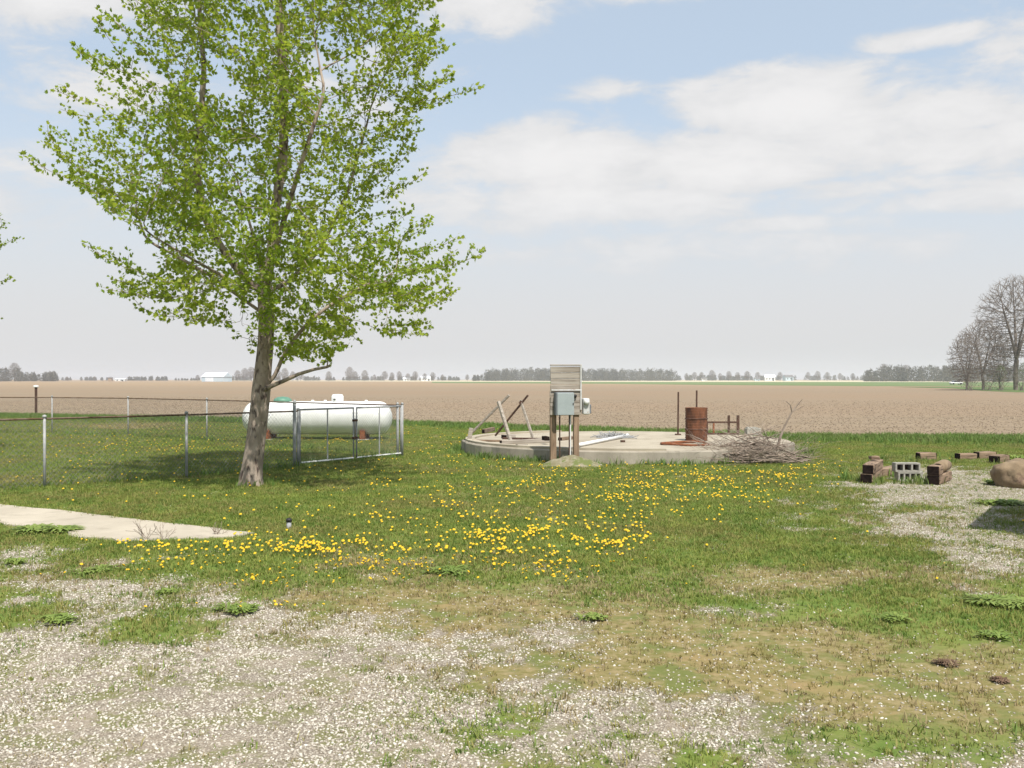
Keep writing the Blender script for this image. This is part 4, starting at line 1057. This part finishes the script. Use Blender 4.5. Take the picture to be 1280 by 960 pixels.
# free shoots past the crown surface, so its outline is ragged
nch = [0]*len(pos)
for p in par:
    if p is not None and p >= 0: nch[p] += 1
tips = [i for i in range(len(pos)) if nch[i] == 0]
ctr_ = Vector((0,0,6.0))
SPRAY = set()
RT_.shuffle(tips)
nspray = 0
for i in tips:
    z_ = pos[i].z; l, r_ = float(np.interp(z_, ez, el_)), float(np.interp(z_, ez, er_)); cx_, hw_ = (l+r_)/2, (r_-l)/2
    rr_ = math.hypot((pos[i].x-cx_)/hw_, pos[i].y/min(hw_,3.9)); last = i
    outw = Vector(((pos[i].x-cx_)/hw_, pos[i].y/min(hw_,3.9), 0))
    if rr_ > .66 and nspray < 330 and z_ < 11.5:       # long leafy sprays that carry the ragged outline
        nspray += 1
        lowz = z_ < 4.2
        d = outw.normalized()*.9 + Vector((RT_.gauss(0,.25), RT_.gauss(0,.25), RT_.uniform(-.25,.12) if lowz else RT_.uniform(0,.55)))
        nn = RT_.randint(3, 6) if z_ > 6.9 else RT_.randint(4, 11)
        for k in range(nn):
            d = (d.normalized() + Vector((RT_.gauss(0,.07), RT_.gauss(0,.07), RT_.uniform(-.02,.11)))).normalized()
            pos.append(pos[last]+d*.12); par.append(last); last = len(pos)-1; SPRAY.add(last)
            if k % 2 == 1 and k < nn-1:
                sd_ = (d + Vector((RT_.gauss(0,.6), RT_.gauss(0,.6), RT_.uniform(0,.7)))).normalized(); l2 = last
                for m_ in range(RT_.randint(1, 3)):
                    pos.append(pos[l2]+sd_*.10); par.append(l2); l2 = len(pos)-1; SPRAY.add(l2)
    elif RT_.random() < .5:
        d = (pos[i]-pos[par[i]]).normalized() + Vector((RT_.gauss(0,.3), RT_.gauss(0,.3), RT_.uniform(0,.5)))
        pos.append(pos[i]+d.normalized()*.11); par.append(i)
ch, rad, chains = skeleton(pos, par, .0058, 2.42, .005)
# match measured trunk girth and flare
k0 = rad[idx_at(zpx(440))]
print('tree nodes', len(pos), 'trunk r', k0)
fac = .155/k0
for i in range(len(rad)):
    rad[i] = max(.0045, .155*(rad[i]/k0)**1.38)
for i in range(len(trunk)):
    z_ = trunk[i].z; rad[i] = float(np.interp(z_, [-.05,.08,.3,.7,1.3,1.75,2.2,2.6,3.4], [.25,.215,.185,.17,.165,.165,.145,.14,.135]))
tree = thing('maple_tree', 'large leafy young maple with forked grey trunk in front of the fence', 'tree', (TB.x, TB.y, 0))
# bark relief on the trunk through extra rings is left to the bump; thick limbs share the trunk's mesh
tw = wood_mesh('trunk', pos, rad, chains, M['bark'], tree)
mb = MB(); q = [T(330,488,-.1),T(343,482,-.16),T(358,476,-.2),T(376,468,-.24),T(396,462,-.26),T(412,459,-.26),T(416,457,-.26)]
mb.tube(q, [.045,.04,.036,.032,.028,.024,.022], 8); mb.tube([q[-2], T(414,448,-.26), T(408,440,-.2)], [.012,.008,.004], 4); mb.build('dead_limb', M['bark'], tree, True)
LP, LD, LS = [], [], []
g_ = random.Random(8)
for i in range(len(pos)):
    if rad[i] > .0135 or pos[i].z < (3.0 if abs(pos[i].x-.25) < .2 else 2.2): continue
    cnt = 4 if rad[i] < .0075 else 2
    if nch_i := False: pass
    d0 = (pos[i]-pos[par[i]]).normalized() if par[i] is not None and par[i] >= 0 else Vector((0,0,1))
    if not ch[i]: cnt += 2
    den = mnoise.noise(pos[i]*1.9+Vector((9,9,9)))
    cnt += -3 if den < -.22 else (-1 if den < -.02 else (2 if den > .2 else 0))
    if pos[i].z < 5: cnt += 1
    if i in SPRAY: cnt = 4
    for k in range(cnt):
        out = Vector((g_.gauss(0,1), g_.gauss(0,1), g_.gauss(0,.8))); dv = (d0*.5+out.normalized()*.9+Vector((0,0,-.15)))
        pt_ = pos[i]+Vector((g_.uniform(-.05,.05), g_.uniform(-.05,.05), g_.uniform(-.05,.05)))+out.normalized()*.03
        LP.append(tuple(pt_)); LD.append(tuple(dv)); LS.append(g_.uniform(.052,.098))
for k in range(34):
    b_ = T(g_.uniform(404,418), g_.uniform(438,456), -.24+g_.uniform(-.1,.1)); LP.append(tuple(b_)); LD.append((g_.gauss(0,1),g_.gauss(0,1),g_.gauss(-.3,.6))); LS.append(g_.uniform(.06,.1))
print('leaves', len(LP))
leaves_mesh('crown', np.array(LP), np.array(LD), np.array(LS), M['leaf'], tree)
t2 = thing('maple_tree', 'second maple mostly outside the left edge, only leafy twig tips showing', 'tree', (-15.55, 24.2, 0), R(140))
for c_ in tree.children:
    if c_.name.startswith(('trunk','crown')): q = c_.copy(); col.objects.link(q); q.parent = t2; q.name = c_.name.split('.')[0]
t2.scale = (.93,.93,.80)

# bare trees
def bare_tree(name, H, W, zb, seed, natt, step, infl, kill, tip, minr, label, cat='tree', lean=0.0, forks=3, mat=None, trunkr=None, leaf=None, group=None, expo=2.3):
    R2 = random.Random(seed); at_ = []
    while len(at_) < natt:
        u = R2.random(); z_ = zb+(H-zb)*u; hw = W/2*(math.sin(math.pi*min(1,(u*.86+.10)))**.6)
        a = R2.uniform(0,6.283); q = R2.random()**.5; at_.append((hw*q*math.cos(a)+lean*u, hw*q*math.sin(a), z_))
    tr = resample([(0,0,-.3),(R2.uniform(-.1,.1),0,zb*.5),(R2.uniform(-.2,.2),0,zb*.95)], step*1.3)
    ps = [(None, tr)]; ti = len(tr)-1
    for k in range(forks):
        a = 6.283*k/forks+R2.uniform(-.4,.4); w_ = W*.22
        ps.append((ti, resample([tr[-1], (w_*.35*math.cos(a), w_*.35*math.sin(a), zb+(H-zb)*.25), (w_*math.cos(a)+lean*.5, w_*math.sin(a), zb+(H-zb)*.6)], step*1.2)[1:]))
    p_, pr_ = grow(ps, at_, step, infl, kill, 90, .12, seed)
    c_, r_, cn_ = skeleton(p_, pr_, tip, expo, minr)
    tw_ = MB()
    for i in range(len(p_)):
        if r_[i] < minr*2.2 and p_[i].z > zb*.7 and pr_[i] is not None and pr_[i] >= 0:
            for k in range(1):
                d_ = (p_[i]-p_[pr_[i]]).normalized()+Vector((R2.gauss(0,.45),R2.gauss(0,.45),R2.gauss(.25,.35))); e_ = p_[i]+d_.normalized()*step*R2.uniform(1.0,2.6)
                tw_.tube([p_[i], e_], [minr*.8, minr*.45], 3, cap=False)
    if trunkr: f = trunkr/r_[ti]; r_ = [max(minr, (q*f if q > minr*2 else q)) for q in r_]
    o = thing(name, label, cat, (0,0,0), 0, group)
    wood_mesh('trunk', p_, r_, cn_, mat or M['farbark'], o); tw_.build('twigs', mat or M['farbark'], o)
    return o, p_, c_, r_
def place(o, px, Y, rz=0, s=1): o.location = ((px-640)/F*Y, Y, -.05); o.rotation_euler = (0,0,rz); o.scale = (s,s,s)
o, *_ = bare_tree('bare_tree', 20.5, 14.5, 5.6, 5, 5200, .38, 3.2, .5, .026, .026, 'tallest bare tree at the right edge of the field', trunkr=.42, forks=4)
place(o, 1270, 182)
o, *_ = bare_tree('bare_tree', 12.5, 9.5, 2.6, 6, 3600, .32, 3, .42, .024, .024, 'middle sized bare tree left of the tallest one', trunkr=.25, forks=4); place(o, 1229, 180)
o, *_ = bare_tree('bare_tree', 10.2, 6.5, 1.3, 9, 2800, .28, 3, .36, .024, .024, 'shorter dense bare tree at the left end of the field corner clump', trunkr=.16, forks=5); place(o, 1208, 176)
o, *_ = bare_tree('bare_tree', 8.5, 5.5, 1.2, 19, 1800, .28, 3, .36, .024, .024, 'low bare tree squeezed between the middle and tallest bare trees', trunkr=.12, forks=5); place(o, 1250, 188)
def shrub(px, Y, w_, h_, n, seed, label, mat, size=.22, name='shrub', group='shrubs at the field corner'):
    R2 = random.Random(seed); o = thing(name, label, 'shrub', ((px-640)/F*Y, Y, -.05), 0, group)
    V = []; Fc = []; mb = MB()
    for i in range(n):
        a = R2.uniform(0,6.283); q = R2.random()**.6; zz = h_*R2.random()**.8; ww = w_/2*math.sqrt(max(.05,1-(zz/h_)**2)); c_ = Vector((ww*q*math.cos(a), ww*q*math.sin(a), zz+.1))
        if mnoise.noise(c_*1.2+Vector((seed,0,0))) < -.15: continue
        e1 = Vector((R2.gauss(0,1),R2.gauss(0,1),R2.gauss(0,1))).normalized()*size*R2.uniform(.4,1); e2 = Vector((R2.gauss(0,1),R2.gauss(0,1),R2.gauss(0,1))).normalized()*size*R2.uniform(.4,1)
        k = len(V); V += [tuple(c_), tuple(c_+e1), tuple(c_+e2)]; Fc.append((k,k+1,k+2))
    for i in range(16): branch(mb, Vector((R2.uniform(-.3,.3)*w_*.5, R2.uniform(-.3,.3), 0)), (R2.uniform(-.7,.7), R2.uniform(-.4,.4), 1), h_*R2.uniform(.7,1.15), .035, 1, R2, 3)
    np_mesh('crown', np.array(V), np.array(Fc), mat, o); mb.build('stems', M['farbark'], o); return o
shrub(1251, 172, 2.8, 4.2, 500, 1, 'dull green shrub at the foot of the middle bare trees', M['scrubleaf'])
shrub(1279, 170, 3.6, 4.6, 700, 2, 'wider dull green shrub below the tallest bare tree', M['scrubleaf'])
shrub(1212, 174, 3.8, 3.2, 350, 3, 'brownish thicket at the left foot of the corner trees', M['fartwig'])
shrub(1236, 176, 3.6, 2.8, 350, 4, 'brownish thicket under the middle sized bare tree', M['fartwig'])
shrub(1300, 168, 4.6, 4.2, 600, 5, 'green shrub just past the right edge of the view', M['scrubleaf'])

# ---------------------------------------------------------------- far woods, tree rows, farm buildings
def woods(name, segs, mat, seed, tri=1.0, trunks=True, label=None):
    """segs: (px0, px1, distance, height, count). A far wood as one mass: every crown a cloud of twig faces"""
    R2 = random.Random(seed); V = []; Fc = []
    for px0, px1, Y, H, n in segs:
        for i in range(n):
            y = Y+R2.uniform(-20,50); x = (R2.uniform(px0,px1)-640)/F*y; h = H*R2.uniform(.72,1.08); w_ = h*R2.uniform(.32,.5)
            for k in range(int(230)):
                u = R2.random()**1.25; zz = h*(.02+.98*u); ww = w_*(math.sin(math.pi*min(1,.34+u*.62)))**.7; a = R2.uniform(0,6.283); q = R2.random()**.6
                c_ = Vector((x+ww*q*math.cos(a), y+ww*q*math.sin(a), zz)); s_ = tri*R2.uniform(.5,1.5)
                e1 = Vector((R2.gauss(0,1),R2.gauss(0,.5),R2.gauss(0,1)))*s_*.6; e2 = Vector((R2.gauss(0,1),R2.gauss(0,.5),R2.gauss(0,1.2)))*s_*.6
                b_ = len(V); V += [tuple(c_), tuple(c_+e1), tuple(c_+e2)]; Fc.append((b_,b_+1,b_+2))
    return tag(np_mesh(name, np.array(V), np.array(Fc), mat), kind='stuff')
woods('woodland', [(592,610,1180,7,8),(606,640,1180,13.5,40),(640,740,1200,15,110),(740,845,1230,14.5,110),(845,930,1500,8,40)], M['fartwig'], 11)
woods('woodland', [(1083,1100,900,10,9),(1095,1215,880,13.5,70),(1180,1290,800,13,60)], M['fartwig'], 12)
woods('woodland', [(-60,30,900,11.5,46),(25,66,950,8.5,22),(64,70,940,9.5,3)], M['fartwig'], 13)
woods('hedgerow', [(66,140,1500,5,26),(160,212,1400,5.5,26),(212,250,1500,3,16),(930,1090,1700,8,60),(425,575,1450,6,60),(290,430,1400,6,50)], M['fartwig'], 14, .9)
proto, *_ = bare_tree('far_tree', 13, 9, 2.4, 33, 1300, .45, 4, .6, .07, .07, 'bare grey tree standing in the far row beyond the field', trunkr=.3, forks=3, group='trees along the horizon', expo=2.2)
R2 = random.Random(4)
rowx = [(84,4,1200),(306,12,1050),(314,13,1060),(321,13,1050),(347,11,1080),(356,12,1060),(366,9,1090),(376,8,1100),(411,9,1100),(437,13,1080),(444,9,1090),(456,10,1080),(468,6,1100),(481,9,1120),(490,8,1130),(499,9,1110),(510,7,1100),(519,9,1090),(531,7,1120),(541,8,1110),(553,6,1100),(584,6,1100),(297,10,980),
        (858,7,1200),(868,8,1230),(877,8,1210),(890,10,1180),(900,7,1200),(911,9,1210),(922,8,1220),(934,9,1190),(947,8,1230),(1010,8,1250),(1022,9,1260),(1034,8,1270),(1050,7,1290),(1066,7,1280),(1105,16,960),(1133,15,960),(975,8,1230),(18,17,930),(118,4,1300),(247,6,900)]
for k, (px, h, Y) in enumerate(rowx):
    q = proto if k == 0 else copy_tree(proto); q['label'] = 'bare grey tree standing in the far row beyond the field'
    s_ = h*Y/1050/13*1.12; q.location = ((px-640)/F*Y, Y, -.1); q.rotation_euler = (0,0,R2.uniform(0,6.28)); q.scale = (s_*R2.uniform(.85,1.2), s_, s_)

def house(name, px, Y, w_, d_, h_, rh, rz, wall, roof, label, cat, wins=3, door=True, group=None):
    o = thing(name, label, cat, ((px-640)/F*Y, Y, -.06), rz, group)
    MB().box((0,0,h_/2), (w_, d_, h_)).build('wall', M[wall], o)
    mb = MB(); e = .4; n0 = 0
    mb.v = [(-w_/2-e,-d_/2-e,h_-.1),(w_/2+e,-d_/2-e,h_-.1),(w_/2+e,d_/2+e,h_-.1),(-w_/2-e,d_/2+e,h_-.1),(-w_/2-e,0,h_+rh),(w_/2+e,0,h_+rh)]
    mb.f = [(0,1,5,4),(2,3,4,5),(3,0,4),(1,2,5),(3,2,1,0)]
    ends = MB()
    for s_ in (-1, 1):
        x = s_*(w_/2+.02+e); ends.v += [(x,-d_/2,h_-.08),(x,d_/2,h_-.08),(x,0,h_+rh-.25)]; ends.f.append((0,1,2) if s_ < 0 else (3,5,4))
    mb.build('roof', M[roof], o); ends.build('gable', M[wall], o)
    for k in range(wins):
        x = -w_/2+w_*(k+.7)/(wins+.6); MB().box((x,-d_/2-.02,h_*.55), (1.2,.08,1.3)).build('window', M['window'], o)
    if door: MB().box((w_*.3,-d_/2-.02,h_*.42), (w_*.14,.1,h_*.8)).build('door', M['window'], o)
    return o
b = house('barn', 271, 800, 21, 11, 3.9, 3.4, R(-22), 'barnwall', 'barnroof', 'pale blue metal barn with white gabled roof on the horizon', 'barn', 0, False)
MB().box((-3,-5.55,1.7), (8,.1,3.2)).build('sliding_door', M['barnroof'], b)
house('shed', 138, 1000, 3.6, 3, 3.2, 1.0, 0, 'shedwood', 'houseroof', 'tiny dark shed on the horizon at the left', 'shed', 0, False)
house('long_shed', 151, 1000, 10, 6, 1.9, .8, 0, 'housewall', 'barnroof', 'low long white shed beside the tiny dark shed', 'shed', 2)
house('farmhouse', 532, 1150, 11, 8, 3.0, 2.6, R(12), 'housewall', 'barnroof', 'white farm building on the horizon right of the tree crown', 'house', 3)
house('farmhouse', 962, 1180, 12, 9, 4.2, 3, R(-8), 'housewall', 'barnroof', 'white farmhouse on the horizon above the brush pile', 'house', 3)
house('farmhouse', 985, 1180, 10, 8, 4.5, 2.6, R(10), 'barnwall', 'houseroof', 'grey roofed farmhouse just right of the white horizon farmhouse', 'house', 2)
house('outbuilding', 946, 1160, 6, 5, 2.6, 1.4, 0, 'barnwall', 'houseroof', 'small outbuilding left of the white horizon farmhouse', 'shed', 1)
house('outbuilding', 880, 1200, 6, 5, 2.4, 1.4, 0, 'housewall', 'houseroof', 'small pale building among the horizon trees above the barrel', 'shed', 1)
house('outbuilding', 508, 1130, 7, 6, 2.2, 1.8, 0, 'housewall', 'barnroof', 'small white building left of the white farm building', 'shed', 1)

car = thing('parked_car', 'white car parked on the distant road by the bare trees', 'car', ((1195-640)/F*360, 360, -.04), R(4))
mb = MB(); mb.box((0,0,.62), (4.6,1.8,.62), bevel=.15); mb.build('body', M['carpaint'], car, True)
cbn = MB().box((-.1,0,1.18), (2.6,1.6,.55), taper=.78).build('cabin', M['window'], car); MB().box((-.1,0,1.47), (2.1,1.3,.06), bevel=.02).build('roof', M['carpaint'], cbn)
for x in (-1.4,1.4):
    for y in (-.85,.85): MB().tube([(x,y-.1,.33),(x,y+.1,.33)], .33, 14).build('wheel', M['tyre'], car)

# unseen shed added at the right, sized and turned to cast the gravel shadow
sh = thing('added_shade_shed', 'unseen wooden shed added outside the right edge to cast shade on gravel', 'shed', (8.6, 11.35, 0), math.atan2(2.5, 1.6))
MB().box((0,0,1.5), (2.75,2.75,3.0)).build('wall', M['shedwood'], sh)
MB().box((0,0,3.1), (2.97,2.97,.2), bevel=.01).build('roof', M['houseroof'], sh)
dr_ = MB().box((-1.395,.0,1.0), (.05,.9,1.95)).build('door', M['postwood'], sh); MB().box((-1.43,.32,1.0), (.03,.03,.14)).build('handle', M['rust_dark'], dr_)

# ---------------------------------------------------------------- haze
hm = bpy.data.materials.new('haze_air'); hm.use_nodes = True; ht = NT(hm.node_tree); ht.n.clear()
pv = ht.new('ShaderNodeVolumePrincipled'); pv.inputs['Color'].default_value = (.88,.92,1,1); pv.inputs['Density'].default_value = .00023; pv.inputs['Anisotropy'].default_value = .2
ho = ht.new('ShaderNodeOutputMaterial'); ht.l.new(pv.outputs[0], ho.inputs['Volume'])
hz = MB().box((0,0,11.5), (8400,8400,25)).build('haze', hm); tag(hz, kind='stuff')
